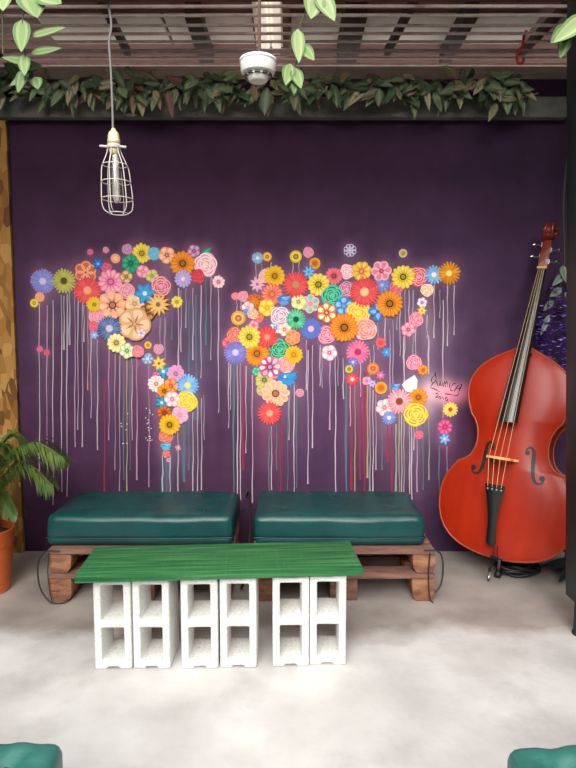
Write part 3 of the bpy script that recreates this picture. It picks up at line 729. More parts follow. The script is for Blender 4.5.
# ------------------------------------------------------------------ rod grille
g = thing('ceiling_grille', 'rusty ceiling grille of parallel rods on brown bearers above the bench', 'grille', (0, 0, 2.97))
r5 = random.Random(2)
ys = [3.845 - .0915 * i for i in range(20)]
for i, y in enumerate(ys):
    if y < 2.0: continue
    b = MB(); dz = r5.uniform(-.004, .004)
    b.tube([(-2.39 + (i % 3) * .02, y, dz), (-1.2, y + r5.uniform(-.004, .004), dz - .003), (0, y, dz), (.9, y + r5.uniform(-.004, .004), dz - .002), (1.73, y, dz)] if y < 3.6 else
           [(-2.39, y, dz + .03), (1.73, y, dz + .03)], .0085, 8)
    b.build('rod', M['rod'], g)
for xa, xb in ((-.89, -.94), (.72, .58), (1.47, 1.37)):
    b = MB(); dx = .017
    b.add([(xa - dx, 1.96, .012), (xa + dx, 1.96, .012), (xb + dx, 3.68, .012), (xb - dx, 3.68, .012), (xa - dx, 1.96, .055), (xa + dx, 1.96, .055), (xb + dx, 3.68, .055), (xb - dx, 3.68, .055)],
          [(0,3,2,1),(4,5,6,7),(0,1,5,4),(1,2,6,5),(2,3,7,6),(3,0,4,7)])
    b.build('bearer', M['brown_steel'], g, smooth=False)

# ------------------------------------------------------------------ mural
def flower_mesh(r, kind, n, ca, cb, cc, seed):
    """paint strokes of one flower in the x-z plane, facing -y, in thin layers"""
    R = random.Random(seed); b = MB(); D = .00006; Y = [0]
    def lay(y):
        Y[0] -= .000012
        return y + Y[0]
    rot = R.random() * 6.28
    def disc(rad, y, col, k=20, wob=0, sx=1, sz=1, ox=0, oz=0, ph=0):
        y = lay(y); vs = [(ox, y, oz)]
        for i in range(k):
            a = 2 * PI * i / k; q = rad * (1 + wob * math.sin(ph + a * 3) + wob * .6 * math.sin(a * 5 + seed))
            vs.append((ox + q * math.cos(a) * sx, y, oz + q * math.sin(a) * sz))
        b.add(vs, [(0, 1 + i, 1 + (i + 1) % k) for i in range(k)], col)
    def petal(a, r0, r1, w, y, col, tip='round'):
        y = lay(y); ca_, sa = math.cos(a), math.sin(a)
        if tip == 'round': prof = [(r0, .25), (r0 + (r1 - r0) * .35, .8), (r0 + (r1 - r0) * .7, 1), (r0 + (r1 - r0) * .92, .62), (r1, .2)]
        elif tip == 'point': prof = [(r0, .5), (r0 + (r1 - r0) * .35, 1), (r0 + (r1 - r0) * .7, .6), (r1, .02)]
        else: prof = [(r0, .7), (r0 + (r1 - r0) * .5, 1), (r1, .75)]
        Lf = [(d, w * k) for d, k in prof]; pts = [(d, -k) for d, k in Lf] + [(d, k) for d, k in reversed(Lf)]
        vs = [(d * ca_ - k * sa, y, d * sa + k * ca_) for d, k in pts]
        m = len(Lf); fs = [(i, i + 1, 2 * m - 2 - i, 2 * m - 1 - i) for i in range(m - 1)]
        b.add(vs, fs, col)
    def stroke(pts, w, y, col):
        y = lay(y); vs = []; k = len(pts)
        for i, (x, z) in enumerate(pts):
            x0, z0 = pts[max(0, i - 1)]; x1, z1 = pts[min(k - 1, i + 1)]
            tx, tz = x1 - x0, z1 - z0; l = math.hypot(tx, tz) or 1
            q = w * (.4 + .6 * math.sin(PI * (i + .5) / k))
            vs += [(x - tz / l * q, y, z + tx / l * q), (x + tz / l * q, y, z - tx / l * q)]
        b.add(vs, [(2*i, 2*i+1, 2*i+3, 2*i+2) for i in range(k - 1)], col)
    mix = lambda p, q, t: tuple(p[i] * (1 - t) + q[i] * t for i in range(3)) + (1,)
    if kind == 'A':
        disc(r * .86, 0, ca)
        for i in range(n):
            petal(rot + 2 * PI * i / n, r * .2, r * R.uniform(.93, 1.03), r * 1.9 / n, -D, mix(ca, cb, R.uniform(.45, 1)), 'blunt')
        disc(r * .3, -2 * D, mix(cc, ca, .3), 14); disc(r * .23, -3 * D, cc, 14)
    elif kind == 'D':
        big = n <= 12
        disc(r * (.66 if big else .85), 0, mix(ca, cc, .2))
        for i in range(n): petal(rot + 2 * PI * i / n, r * .2, r * R.uniform(.94, 1.04), r * 2.9 / n, -D, mix(ca, cb, R.uniform(0, .25)))
        for i in range(n): petal(rot + 2 * PI * i / n + .05, r * .42, r * .9, r * 1.4 / n, -2 * D, mix(ca, cb, R.uniform(.5, 1)))
        for i in range(n): petal(rot + 2 * PI * (i + .5) / n, r * .2, r * .55, r * .6 / n, -2 * D, mix(ca, cc, .4), 'point')
        disc(r * .27, -3 * D, mix(cc, (0, 0, 0, 1), .35), 14); disc(r * .19, -4 * D, mix(cc, cb, .35), 12)
    elif kind in ('P', 'H'):
        w = r * (2.6 if kind == 'H' else 2.4) / n
        for i in range(n): petal(rot + 2 * PI * i / n, r * .05, r, w * 1.08, 0, mix(ca, cc, .2))
        for i in range(n): petal(rot + 2 * PI * i / n, r * .1, r * .94, w * .92, -D, ca)
        for i in range(n): petal(rot + 2 * PI * i / n + .08, r * .3, r * .88, w * .6, -2 * D, cb)
        for i in range(n): petal(rot + 2 * PI * i / n, r * .1, r * .6, w * .12, -3 * D, mix(ca, cc, .6), 'point')
        disc(r * (.14 if kind == 'H' else .24), -4 * D, cc, 12); disc(r * .12, -5 * D, mix(cc, cb, .6), 10)
    elif kind in ('S', 'X4'):
        w = r * 2.2 / n if kind == 'S' else r * .42
        for i in range(n): petal(rot + 2 * PI * i / n, 0, r, w, 0, ca, 'point' if kind == 'S' else 'round')
        for i in range(n): petal(rot + 2 * PI * i / n + .06, r * .15, r * .85, w * .5, -D, mix(ca, cb, .8), 'point')
        disc(r * .2, -2 * D, mix(cc, ca, .2), 12)
    elif kind in ('R', 'O'):
        if kind == 'R':
            disc(r, 0, ca, 22, .06, ph=rot)
            disc(r * .8, -D, mix(ca, cb, .35), 20, .07, ph=rot + 1)
            # petals as ragged arcs, ring by ring towards a small curl
            for ring, (q, cnt, wd) in enumerate(((.88, 5, .085), (.60, 4, .08), (.34, 3, .075))):
                for k in range(cnt):
                    a0 = rot + ring * .7 + 2 * PI * k / cnt + R.uniform(-.15, .15); span = 2 * PI / cnt * R.uniform(.85, 1.25)
                    bul = R.uniform(.05, .16)
                    pts = [(r * (q - bul + bul * 1.5 * math.sin(PI * t / 7)) * math.cos(a0 + span * t / 7), r * (q - bul + bul * 1.5 * math.sin(PI * t / 7)) * math.sin(a0 + span * t / 7) * .96) for t in range(8)]
                    stroke(pts, r * wd * R.uniform(.6, 1.15), -2 * D, mix(cb, ca, R.uniform(0, .3)))
                    pts = [(x * .90, z * .90) for x, z in pts[1:7]]
                    stroke(pts, r * wd * .6, -2 * D, mix(cc, ca, R.uniform(.0, .25)))
            pts = [(r * (.03 + .022 * t) * math.cos(rot + t * .8), r * (.03 + .022 * t) * math.sin(rot + t * .8)) for t in range(9)]
            stroke(pts, r * .05, -3 * D, cb)
        else:
            for i in range(n): petal(rot + 2 * PI * i / n, 0, r, r * .46, 0, mix(ca, cb, .25))
            for i in range(n):
                a = rot + 2 * PI * i / n
                stroke([(r * .55 * math.cos(a) + r * .36 * math.cos(a + t * .57), r * .55 * math.sin(a) + r * .36 * math.sin(a + t * .57)) for t in range(12)], r * .07, -D, cb)
            disc(r * .2, -2 * D, cb, 10); disc(r * .1, -3 * D, ca, 10)
    elif kind == 'T':
        disc(r, 0, ca, 20); disc(r * .72, -D, mix(ca, cb, .7), 18)
        disc(r * .48, -2 * D, mix(ca, cc, .75), 16); disc(r * .2, -3 * D, mix(cc, cb, .5), 10)
    elif kind == 'L':
        petal(.6, -r, r, r * .55, 0, ca, 'point'); petal(.6, -r * .8, r * .8, r * .28, -D, cb, 'point')
    elif kind == 'B':
        disc(r * .75, 0, ca, 18, .12, 1.15, .7)
        for k in range(5):
            a = -PI / 2 + (k - 2) * .42
            petal(a, r * .2, r * R.uniform(.8, 1), r * .17, -D, mix(ca, cb, .4), 'point')
        disc(r * .32, -2 * D, cb, 14, .1, 1.4, .6, r * .15, r * .18); petal(.5, 0, r, r * .2, -2 * D, mix(ca, cb, .6), 'point'); disc(r * .12, -3 * D, cc, 10, 0, 1, 1, -r * .2, r * .1)
    elif kind == 'X':
        for i in range(n):
            a = rot + 2 * PI * i / n
            stroke([(r * .62 * math.cos(a) + r * .3 * math.cos(a + t * .57), r * .62 * math.sin(a) + r * .3 * math.sin(a + t * .57)) for t in range(12)], r * .1, 0, ca)
        disc(r * .18, -D, cb, 10)
    elif kind == 'W':
        vs = [(-1, 0, -.1), (-.55, 0, -.85), (.1, 0, -1.0), (.75, 0, -.6), (.8, 0, .45), (.45, 0, 1.05), (-.05, 0, .72), (-.5, 0, .45)]
        b.add([(x * r * .95, 0, z * r * .95) for x, y, z in vs], [tuple(range(8))], cb)
    return b

mural = thing('painted_mural', 'painted world map made of colourful flowers with paint drips on the purple wall', 'mural', (0, WALL_Y, 0))
seed = 0
dm = MB(); rd = random.Random(9)
for (x0, z0, x1, z1, c, w) in DRIPS:
    k = max(6, int(abs(z0 - z1) / .04)); ph = rd.random() * 6; vs = []
    for i in range(k + 1):
        t = i / k
        x = x0 + (x1 - x0) * t + .0018 * math.sin(ph + t * 9) + .001 * math.sin(ph * 2 + t * 23)
        q = w * .5 * (.75 + .25 * math.sin(ph + t * 5)) * (1.25 if t > .96 else 1)
        y = -.0006 - .0001 * rd.random() if i == 0 else vs[-1][1]
        vs += [(x - q, y, z0 + (z1 - z0) * t), (x + q, y, z0 + (z1 - z0) * t)]
    dm.add(vs, [(2*i, 2*i+1, 2*i+3, 2*i+2) for i in range(k)], DCOL[c])
for k in range(26):   # stray pale flecks low on the left
    x = -1.02 + rd.choice((0, .02, .16, .17)) + rd.uniform(-.02, .02); z = .68 + rd.random() * .24
    dm.add([(x, -.0008, z), (x + .007, -.0008, z), (x + .007, -.0008, z + .005), (x, -.0008, z + .006)], [(0, 1, 2, 3)], rgb(220, 210, 214))
dm.build('paint_drips', M['paint'], mural, smooth=False)['kind'] = 'stuff'
NAMES = {'north': 'painted_north_america', 'south': 'painted_south_america', 'europe': 'painted_europe', 'africa': 'painted_africa', 'asia': 'painted_asia', 'australia': 'painted_australia'}
KIND = {'A': 'painted_aster', 'D': 'painted_daisy', 'P': 'painted_blossom', 'H': 'painted_hibiscus', 'S': 'painted_star_flower', 'X4': 'painted_star_flower', 'R': 'painted_rose', 'O': 'painted_outline_flower',
        'T': 'painted_button_flower', 'L': 'painted_leaf', 'B': 'painted_bellflower', 'X': 'painted_outline_flower', 'W': 'white_patch'}
for gname, L in FLOWERS.items():
    L = [(q[0], q[1], q[2] * 1.07) + tuple(q[3:]) for q in L]
    inc = []; ub = MB(); ru = random.Random(gname)          # loose underpainting behind the flowers of one continent
    for (x, z, r, t, n, a, c, d) in L:
        if r < .03 or (inc and not any(math.hypot(x - p, z - q) < (r + s) * .8 for p, q, s in inc)): continue
        inc.append((x, z, r))
        k = 14; vs = [(x, -.001, z)]
        for i in range(k):
            an = 2 * PI * i / k; q = r * ru.uniform(.8, 1.02); vs.append((x + q * math.cos(an), -.001 - .00002 * (seed % 7), z + q * math.sin(an)))
        ub.add(vs, [(0, 1 + i, 1 + (i + 1) % k) for i in range(k)], tuple(.6 * p + .4 * q for p, q in zip(PAL[a], PAL['pink'])))
    cont = ub.build(NAMES[gname], M['paint'], mural, smooth=False)
    done = []
    for (x, z, r, t, n, a, c, d) in L:
        lay = 0
        for (x2, z2, r2, l2) in done:
            if math.hypot(x - x2, z - z2) < (r + r2) * 1.02: lay = max(lay, l2 + 1)
        done.append((x, z, r, lay)); seed += 1
        o = flower_mesh(r, t, n, PAL[a], PAL[c], PAL[d], seed).build(KIND[t], M['paint'], cont, smooth=False)
        o.location = (x, -.0014 - lay * .0011, z)
sg = MB()
for st in SIGNATURE:
    pts = smoothpath([(x, 0, z) for x, z in st], 5) if len(st) > 2 else [Vector((x, 0, z)) for x, z in st]
    vs = []; k = len(pts)
    for i, p in enumerate(pts):
        tt = (pts[min(k - 1, i + 1)] - pts[max(0, i - 1)]).normalized(); q = .0026 * (.75 + .35 * math.sin(i * .5))
        nn = Vector((-tt.z, 0, tt.x)) * q; vs += [p + nn + Vector((0, -.0011, 0)), p - nn + Vector((0, -.0011, 0))]
    sg.add(vs, [(2*i, 2*i+1, 2*i+3, 2*i+2) for i in range(k - 1)], rgb(48, 20, 44))
s_ = sg.build('painted_signature', M['paint'], mural, smooth=False); s_['label'] = 'dark handwritten signature and date on a pink sprayed patch'

# ------------------------------------------------------------------ vinyl cushions on pallets
def cushion(w, d, h, seed, tx, ty, depth=.02, cuts=34, pk=.35):
    R = random.Random(seed)
    bm = bmesh.new(); bmesh.ops.create_cube(bm, size=2)
    bmesh.ops.subdivide_edges(bm, edges=bm.edges[:], cuts=cuts, use_grid_fill=True)
    rr = .034; tufts = [((i + .5) / tx - .5, (j + .5) / ty - .5) for i in range(tx) for j in range(ty)]
    tufts = [(a * w, b * d) for a, b in tufts]
    for v in bm.verts:
        p = Vector((v.co.x * w / 2, v.co.y * d / 2, v.co.z * h / 2))
        q = Vector((max(-w/2+rr, min(w/2-rr, p.x)), max(-d/2+rr, min(d/2-rr, p.y)), max(-h/2+rr, min(h/2-rr, p.z))))
        e = p - q
        if e.length > 1e-6: p = q + e.normalized() * rr
        n3 = noise.noise((p.x * 4 + seed, p.y * 4, p.z * 4)); n4 = noise.noise((p.x * 13 + seed, p.y * 13, p.z * 9))
        if p.z > 0:
            fx, fy = abs(p.x) / (w / 2), abs(p.y) / (d / 2)
            p.z += .012 * (1 - fx ** 4) * (1 - fy ** 4) + .006 * n3 + .002 * n4
            for (a, b) in tufts:
                dd = math.hypot(p.x - a, p.y - b)
                p.z -= depth * math.exp(-(dd / .035) ** 2) + depth * pk * math.exp(-(dd / .1) ** 2) * (.5 + .5 * math.sin(6 * math.atan2(p.y - b, p.x - a) + seed))
        if p.y < -d / 2 + .03: p.y += .008 * n3 - .006 * math.cos(PI * p.z / h)
        if abs(p.x) > w / 2 - .03: p.x += .006 * n3
        # pinched seam a third of the way up
        g = math.exp(-((p.z + h * .22) / .008) ** 2) * .004
        if abs(p.y) > d / 2 - .02: p.y -= math.copysign(g, p.y)
        if abs(p.x) > w / 2 - .02: p.x -= math.copysign(g, p.x)
        p.z += h / 2
        v.co = p
    me = bpy.data.meshes.new('cushion_body'); bm.to_mesh(me); bm.free()
    me.materials.append(M['vinyl']); me.polygons.foreach_set('use_smooth', [True] * len(me.polygons))
    o = bpy.data.objects.new('cushion_body', me); COL.objects.link(o)
    return o, tufts
def make_cushion(label, w, d, h, loc, rz, seed, tx, ty, group, depth=.02, m='vinyl'):
    t = thing('vinyl_cushion', label, 'cushion', loc, (0, 0, rz), group)
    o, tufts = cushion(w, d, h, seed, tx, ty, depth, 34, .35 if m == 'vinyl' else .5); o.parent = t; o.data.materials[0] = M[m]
    b = MB(); k = w / 2 - .003; l = d / 2 - .003; c = .045; z = h * .28
    b.tube(smoothpath([(-k, -l + c, z), (-k, l - c, z), (-k + c, l, z), (k - c, l, z), (k, l - c, z), (k, -l + c, z), (k - c, -l, z), (0, -l - .004, z - .003), (-k + c, -l, z)], 4, True), .0035, 6, True)
    b.build('piping', M['vinyl_seam'], t)
    for a, bb in tufts:
        b = MB(); b.lathe([(.011, 0), (.010, .003), (.006, .005), (0, .006)], 12, Matrix.Translation((a, bb, h - depth * 1.0 + .008 * (1 - (abs(a) / (w / 2)) ** 4))))
        b.build('button', M['vinyl_seam'], t)
    return t

PH = .274   # pallet height
def make_pallet(w, d, label, loc, rz, seed, group):
    R = random.Random(seed)
    t = thing('pallet_base', label, 'pallet', loc, (0, 0, rz), group)
    nb = 5; bw = d / nb
    for i in range(nb):
        b = MB(); y0 = -d / 2 + bw * i + (.006 if i else 0); b.box(-w/2 + R.uniform(0, .008), w/2 - R.uniform(0, .008), y0, y0 + bw - .012, PH - .024, PH)
        b.build('deck_board', M['pallet'], t, bevel=.003)
    for sx in (-1, 1):
        for sy in (-1, 0, 1):
            yc = sy * (d / 2 - .065)
            # rounded half-log blocks, one above the other
            for lvl, (z0, z1) in enumerate(((.0, PH * .45), (PH * .545, PH - .025))):
                b = MB(); cx = sx * (w / 2 - .06); prof = []
                hw = .058; zb = z0
                pts = [(-hw + .012, zb), (hw - .022, zb), (hw - .004, zb + .03), (hw, z1 - .012), (hw - .004, z1), (-hw, z1), (-hw - (.004 if lvl == 0 else 0), zb + .04)]
                m = len(pts); ya, yb = yc - .058 - R.uniform(0, .008), yc + .058
                vs = [(cx - sx * p, ya, q) for p, q in pts] + [(cx - sx * p, yb, q) for p, q in pts]
                fs = [tuple(range(m)), tuple(range(2 * m - 1, m - 1, -1))] + [(i, i + m, (i + 1) % m + m, (i + 1) % m) for i in range(m)]
                if sx < 0: fs = [tuple(reversed(f)) for f in fs]
                b.add(vs, fs); b.build('block', M['block_wood'], t, bevel=.006)
    for sy in (-1, 1):
        yc = sy * (d / 2 - .055)
        b = MB(); b.box(-w/2 + .006, w/2 - .006, yc - .06, yc + .05, PH * .455, PH * .54); b.build('middle_board', M['pallet'], t, bevel=.003)
    for z0, z1 in ((.008, PH * .44), (PH * .55, PH - .03)):
        b = MB(); b.box(-w/2 + .125, w/2 - .125, .02, .04, z0, z1); b.build('inner_board', M['joist'], t, bevel=.003)
    b = MB(); b.box(-.07, .07, -d/2 + .015, -.0, .0, PH * .45); b.box(-.05, .05, -d/2 + .02, -.0, PH * .545, PH - .025); b.build('centre_bearer', M['pallet'], t, bevel=.004)
    return t
def loop_strap(parent, pts, r=.0045):
    b = MB(); b.tube(smoothpath([(x, y - .015, z * PH / .262) for x, y, z in pts], 8), r, 6); b.build('strap', M['strap'], parent)

PW = .93; PD = .56
p1 = make_pallet(PW, PD, 'weathered wooden pallet under the left green bench cushion', (-.752, 3.225, 0), 0, 3, 'wooden pallets under the bench cushions')
p2 = make_pallet(PW, PD, 'weathered wooden pallet under the right green bench cushion, beside the double bass', (.285, 3.225, 0), 0, 8, 'wooden pallets under the bench cushions')
loop_strap(p1, [(-.40, -.272, .258), (-.455, -.28, .262), (-.50, -.275, .225), (-.515, -.27, .15), (-.50, -.278, .07), (-.45, -.29, .012), (-.39, -.29, .006), (-.36, -.28, .02)])
loop_strap(p1, [(-.452, -.275, .25), (-.46, -.28, .15), (-.45, -.284, .05), (-.44, -.288, .012)], .003)
loop_strap(p2, [(.40, -.27, .262), (.455, -.274, .262), (.49, -.27, .235), (.50, -.265, .16), (.49, -.27, .09), (.46, -.275, .05)])
loop_strap(p2, [(.43, -.276, .25), (.425, -.278, .13), (.432, -.284, .03), (.45, -.285, .006)], .0035)
CG = 'teal vinyl bench cushions'
make_cushion('teal vinyl bench cushion on the left pallet, behind the green plank', .955, .485, .160, (-.760, 3.228, PH + .001), .0, 1, 3, 2, CG, .012)
make_cushion('teal vinyl bench cushion on the right pallet, nearest the double bass', .88, .49, .160, (.263, 3.230, PH + .001), .0, 4, 3, 2, CG, .012)
# stools close to the camera
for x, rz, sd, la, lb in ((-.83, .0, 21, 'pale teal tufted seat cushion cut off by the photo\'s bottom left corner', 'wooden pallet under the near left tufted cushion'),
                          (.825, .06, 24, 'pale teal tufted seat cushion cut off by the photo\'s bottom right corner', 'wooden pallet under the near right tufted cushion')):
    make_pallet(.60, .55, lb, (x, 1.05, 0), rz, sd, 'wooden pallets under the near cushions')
    make_cushion(la, .62, .56, .154, (x, 1.05, PH + .001), rz, sd, 3, 3, 'near tufted cushions', .022, 'sky_lit_vinyl')

# dark cable drooping between the two cushions
b = MB(); b.tube(smoothpath([(-.255, 3.60, .36), (-.235, 3.50, .42), (-.215, 3.36, .40), (-.205, 3.2, .30), (-.215, 3.08, .18), (-.235, 3.05, .05), (-.25, 3.12, .006), (-.22, 3.3, .006), (-.2, 3.5, .006)], 8), .006, 6)
tag(b.build('power_cable', M['black']), 'black cable drooping in the gap between the two bench cushions', 'cable')

# ------------------------------------------------------------------ green plank on concrete blocks
def make_block():
    xs = [0, .006, .034, .052, .066, .084, .116, .144, .150]
    zs = [0, .010, .032, .176, .206, .356, .380, .390]
    xs = [0, .030, .052, .098, .120, .150]; W = .150
    solid = {}
    for i in range(len(xs) - 1):
        for j in range(len(zs) - 1):
            s = True
            if 1 <= i <= 3 and j in (2, 4): s = False
            if i == 2 and j in (0, 6): s = False
            solid[i, j] = s
    b = MB(); Dp = .19; B_ = lambda i, j: solid.get((i, j), False)
    for (i, j), s in solid.items():
        if not s: continue
        x0, x1, z0, z1 = xs[i] - W/2, xs[i+1] - W/2, zs[j], zs[j+1]
        b.add([(x0,0,z0),(x1,0,z0),(x1,0,z1),(x0,0,z1)], [(0,1,2,3)]); b.add([(x0,Dp,z0),(x1,Dp,z0),(x1,Dp,z1),(x0,Dp,z1)], [(3,2,1,0)])
        if not B_(i-1, j): b.add([(x0,0,z0),(x0,0,z1),(x0,Dp,z1),(x0,Dp,z0)], [(0,1,2,3)])
        if not B_(i+1, j): b.add([(x1,0,z0),(x1,Dp,z0),(x1,Dp,z1),(x1,0,z1)], [(0,1,2,3)])
        if not B_(i, j-1): b.add([(x0,0,z0),(x0,Dp,z0),(x1,Dp,z0),(x1,0,z0)], [(0,1,2,3)])
        if not B_(i, j+1): b.add([(x0,0,z1),(x1,0,z1),(x1,Dp,z1),(x0,Dp,z1)], [(0,1,2,3)])
    o = b.build('concrete_block', M['block'], merge=True, bevel=.010, seg=3)
    return o
cb = make_block()
spots = [(-.712, 2.333, .02, 'leftmost whitewashed concrete block under the green plank'), (-.556, 2.336, -.02, 'second concrete block from the left, paired with the leftmost one'),
         (-.360, 2.338, .03, 'left block of the middle pair under the green plank'), (-.203, 2.344, .0, 'right block of the middle pair under the green plank'),
         (.012, 2.354, .03, 'left block of the right-hand pair under the green plank'), (.164, 2.364, -.01, 'rightmost whitewashed concrete block under the green plank')]
for i, (x, y, rz, lab) in enumerate(spots):
    o = cb if i == 0 else cb.copy()
    if i: COL.objects.link(o)
    o.location = (x, y, 0); o.rotation_euler = (0, 0, rz)
    tag(o, lab, 'concrete block', 'concrete blocks holding up the green plank')
b = MB(); nx = 40
pl = Matrix.Translation((-.277, 2.468, .3905)) @ Matrix.Rotation(.067, 4, 'Z')
b.box(-.572, .572, -.160, .162, 0, .031)
o = b.build('wooden_plank', M['plank'], bevel=.005); o.matrix_world = pl
tag(o, 'green stained wooden plank laid across six concrete blocks', 'plank table')

BLOC, BROT, BSC = (1.142, 3.185, .1355), (-.2251, .0514, -.5622), 1.058

# ------------------------------------------------------------------ double bass
BASS_W = [(0,.012),(.004,.075),(.012,.125),(.03,.19),(.06,.246),(.10,.287),(.15,.315),(.20,.330),(.26,.337),(.32,.333),(.37,.320),(.41,.300),(.44,.281),(.458,.268),(.468,.262),(.474,.250),(.482,.232),(.50,.209),(.53,.190),(.56,.181),(.60,.177),
          (.64,.180),(.67,.188),(.70,.202),(.716,.213),(.724,.222),(.734,.228),(.75,.234),(.78,.246),(.82,.257),(.86,.262),(.90,.259),(.94,.247),(.98,.224),(1.01,.198),(1.04,.160),(1.065,.118),(1.085,.080),(1.10,.050),(1.112,.028)]
BL = 1.112
def bass_arch(u, v):
    w = max(.02, interp(BASS_W, v)); t = min(1, abs(u) / w)
    e = max(0, 1 - abs((v - .55) / .56) ** 3.5)
    return .042 * (1 - t ** 2.3) * e ** .8
def build_bass(loc, rot, sc):
    t = thing('double_bass', 'orange-red double bass with black fingerboard leaning in the right corner', 'double bass', loc, rot)
    t.scale = (sc, sc, sc)
    vs_ = [0, .002, .005, .009, .015, .023, .034, .048] + [.065 + i * .02 for i in range(53)] + [.462, .470, .478, .720, .728, .736, 1.112]
    V = sorted(set(round(q, 4) for q in vs_ if q <= BL)); K = 22
    # front plate, rolled over at its rim
    b = MB(); vs = []
    for v in V:
        w = interp(BASS_W, v)
        for k in range(-K, K + 1):
            s = k / K; s = math.copysign(abs(s) ** .8, s); vs.append((w * s, -bass_arch(w * s, v) - .004, v))
    n = 2 * K + 1
    b.add(vs, [(j*n+i, j*n+i+1, (j+1)*n+i+1, (j+1)*n+i) for j in range(len(V) - 1) for i in range(n - 1)])
    outl = [(interp(BASS_W, v), v) for v in V] + [(-interp(BASS_W, v), v) for v in reversed(V)]
    body = b.build('front_plate', M['varnish'], t)
    m = len(outl)
    rb = MB()
    depth = lambda v: -.178 + .06 * max(0, (v - .75) / .36) ** 1.5
    vs = [(u * .975, -.002, v) for u, v in outl] + [(u * .975, -depth(v), v) for u, v in outl]
    rb.add(vs, [(i, i + m, (i + 1) % m + m, (i + 1) % m) for i in range(m)])
    rb.build('ribs', M['rib'], t, angle=.6)
    bk = MB(); vs = []
    for v in V:
        w = interp(BASS_W, v)
        for k in range(-K, K + 1, 2): vs.append((w * k / K, -depth(v) + .008 * (1 - (k / K) ** 2), v))
    n = K + 1
    bk.add(vs, [(j*n+i, (j+1)*n+i, (j+1)*n+i+1, j*n+i+1) for j in range(len(V) - 1) for i in range(n - 1)])
    bk.build('back_plate', M['rib'], t)
    ed = MB(); ed.tube([(u * 1.004, -.001, v) for u, v in outl], .0062, 8, True); ed.build('front_edging', M['edge'], t)
    ed = MB(); ed.tube([(u * 1.004, -depth(v), v) for u, v in outl], .006, 6, True); ed.build('back_edging', M['edge'], t)
    # f-holes following the arching
    for s in (-1, 1):
        f = MB()
        cl = smoothpath([(.080, 0, .560), (.083, 0, .580), (.100, 0, .590), (.114, 0, .578), (.119, 0, .548), (.121, 0, .500), (.126, 0, .455), (.138, 0, .424), (.157, 0, .414), (.175, 0, .424), (.178, 0, .446)], 6)
        vs = []; k = len(cl)
        for i, p in enumerate(cl):
            a = cl[min(k - 1, i + 1)] - cl[max(0, i - 1)]; nn = Vector((-a.z, 0, a.x)).normalized()
            q = .0035 + .0065 * math.sin(PI * i / (k - 1)) ** 2
            for w in (p + nn * q, p - nn * q): vs.append((s * w.x, -bass_arch(w.x, w.z) - .0056, w.z))
        f.add(vs, [(2*i, 2*i+1, 2*i+3, 2*i+2) for i in range(k - 1)])
        for cx, cz, r in ((.087, .562, .012), (.171, .444, .014)):
            f.add([(s * cx, -bass_arch(cx, cz) - .006, cz)] + [(s * (cx + r * math.cos(2*PI*i/16)), -bass_arch(cx + r * math.cos(2*PI*i/16), cz + r * math.sin(2*PI*i/16)) - .0058, cz + r * math.sin(2*PI*i/16)) for i in range(16)], [(0, 1 + i, 1 + (i + 1) % 16) for i in range(16)])
        f.build('f_hole', M['black'], t)
    # neck with its heel, fingerboard, nut
    nk = MB(); prof = [(1.075, .040, .004, .15), (1.10, .036, -.005, .12), (1.13, .030, -.028, .03), (1.2, .027, -.03, .005), (1.4, .024, -.016, -.012), (1.545, .022, -.003, -.024), (1.56, .023, -.003, -.028)]
    vs = []
    for v, hw, yf, yb in prof:
        yf = -(.075 - (v - 1.08) * .137) + .012; yb = yf + (.115 if v < 1.09 else .09 if v < 1.12 else .04 if v < 1.16 else .030)
        for k in range(9):
            a = PI * k / 8; vs.append((hw * math.cos(a), yf + (yb - yf) * math.sin(a), v))
    n = 9
    nk.add(vs, [(j*n+i, j*n+(i+1) % n, (j+1)*n+(i+1) % n, (j+1)*n+i) for j in range(len(prof) - 1) for i in range(n)] + [tuple(range(n)), tuple((len(prof) - 1) * n + i for i in range(n - 1, -1, -1))])
    nk.build('neck', M['neck'], t, angle=.9)
    fy = lambda v: -(.124 - (v - .70) * .137)
    fb = MB(); vs = []; st = [.70, .8, .95, 1.1, 1.3, 1.54]
    for v in st:
        hw = .049 + (.023 - .049) * (v - .70) / .84
        top = [(hw * math.sin(a), fy(v) - hw * .42 * (math.cos(a) - math.cos(1.2)) / (1 - math.cos(1.2)) ) for a in [-1.2 + 2.4 * i / 10 for i in range(11)]]
        top = [(x * 1 / math.sin(1.2), y) for x, y in top]
        vs += [(x, y, v) for x, y in top] + [(hw * .92, fy(v) + .014, v), (-hw * .92, fy(v) + .014, v)]
    n = 13
    fb.add(vs, [(j*n+i, j*n+(i+1) % n, (j+1)*n+(i+1) % n, (j+1)*n+i) for j in range(len(st) - 1) for i in range(n)] + [tuple(range(n)), tuple((len(st) - 1) * n + i for i in range(n - 1, -1, -1))])
    fb.build('fingerboard', M['ebony'], t, angle=.7)
    b = MB(); b.box(-.024, .024, fy(1.54) - .012, fy(1.54) + .012, 1.541, 1.553); b.build('nut', M['bridge'], t, bevel=.002)
    # pegbox, scroll, tuners
    b = MB(); y0 = fy(1.54)
    vs = []; pb = [(1.55, .024, y0 + .0, y0 + .04), (1.60, .025, y0 - .002, y0 + .05), (1.66, .023, y0 + .006, y0 + .058), (1.70, .020, y0 + .016, y0 + .06), (1.735, .018, y0 + .03, y0 + .064)]
    for v, hw, a, c in pb: vs += [(-hw, a, v), (hw, a, v), (hw, c, v), (-hw, c, v)]
    b.add(vs, [(4*j+i, 4*j+(i+1) % 4, 4*j+4+(i+1) % 4, 4*j+4+i) for j in range(4) for i in range(4)] + [(3, 2, 1, 0), (16, 17, 18, 19)])
    b.build('pegbox', M['neck'], t, bevel=.003)
    sc_ = MB(); cy, cv = y0 + .018, 1.752
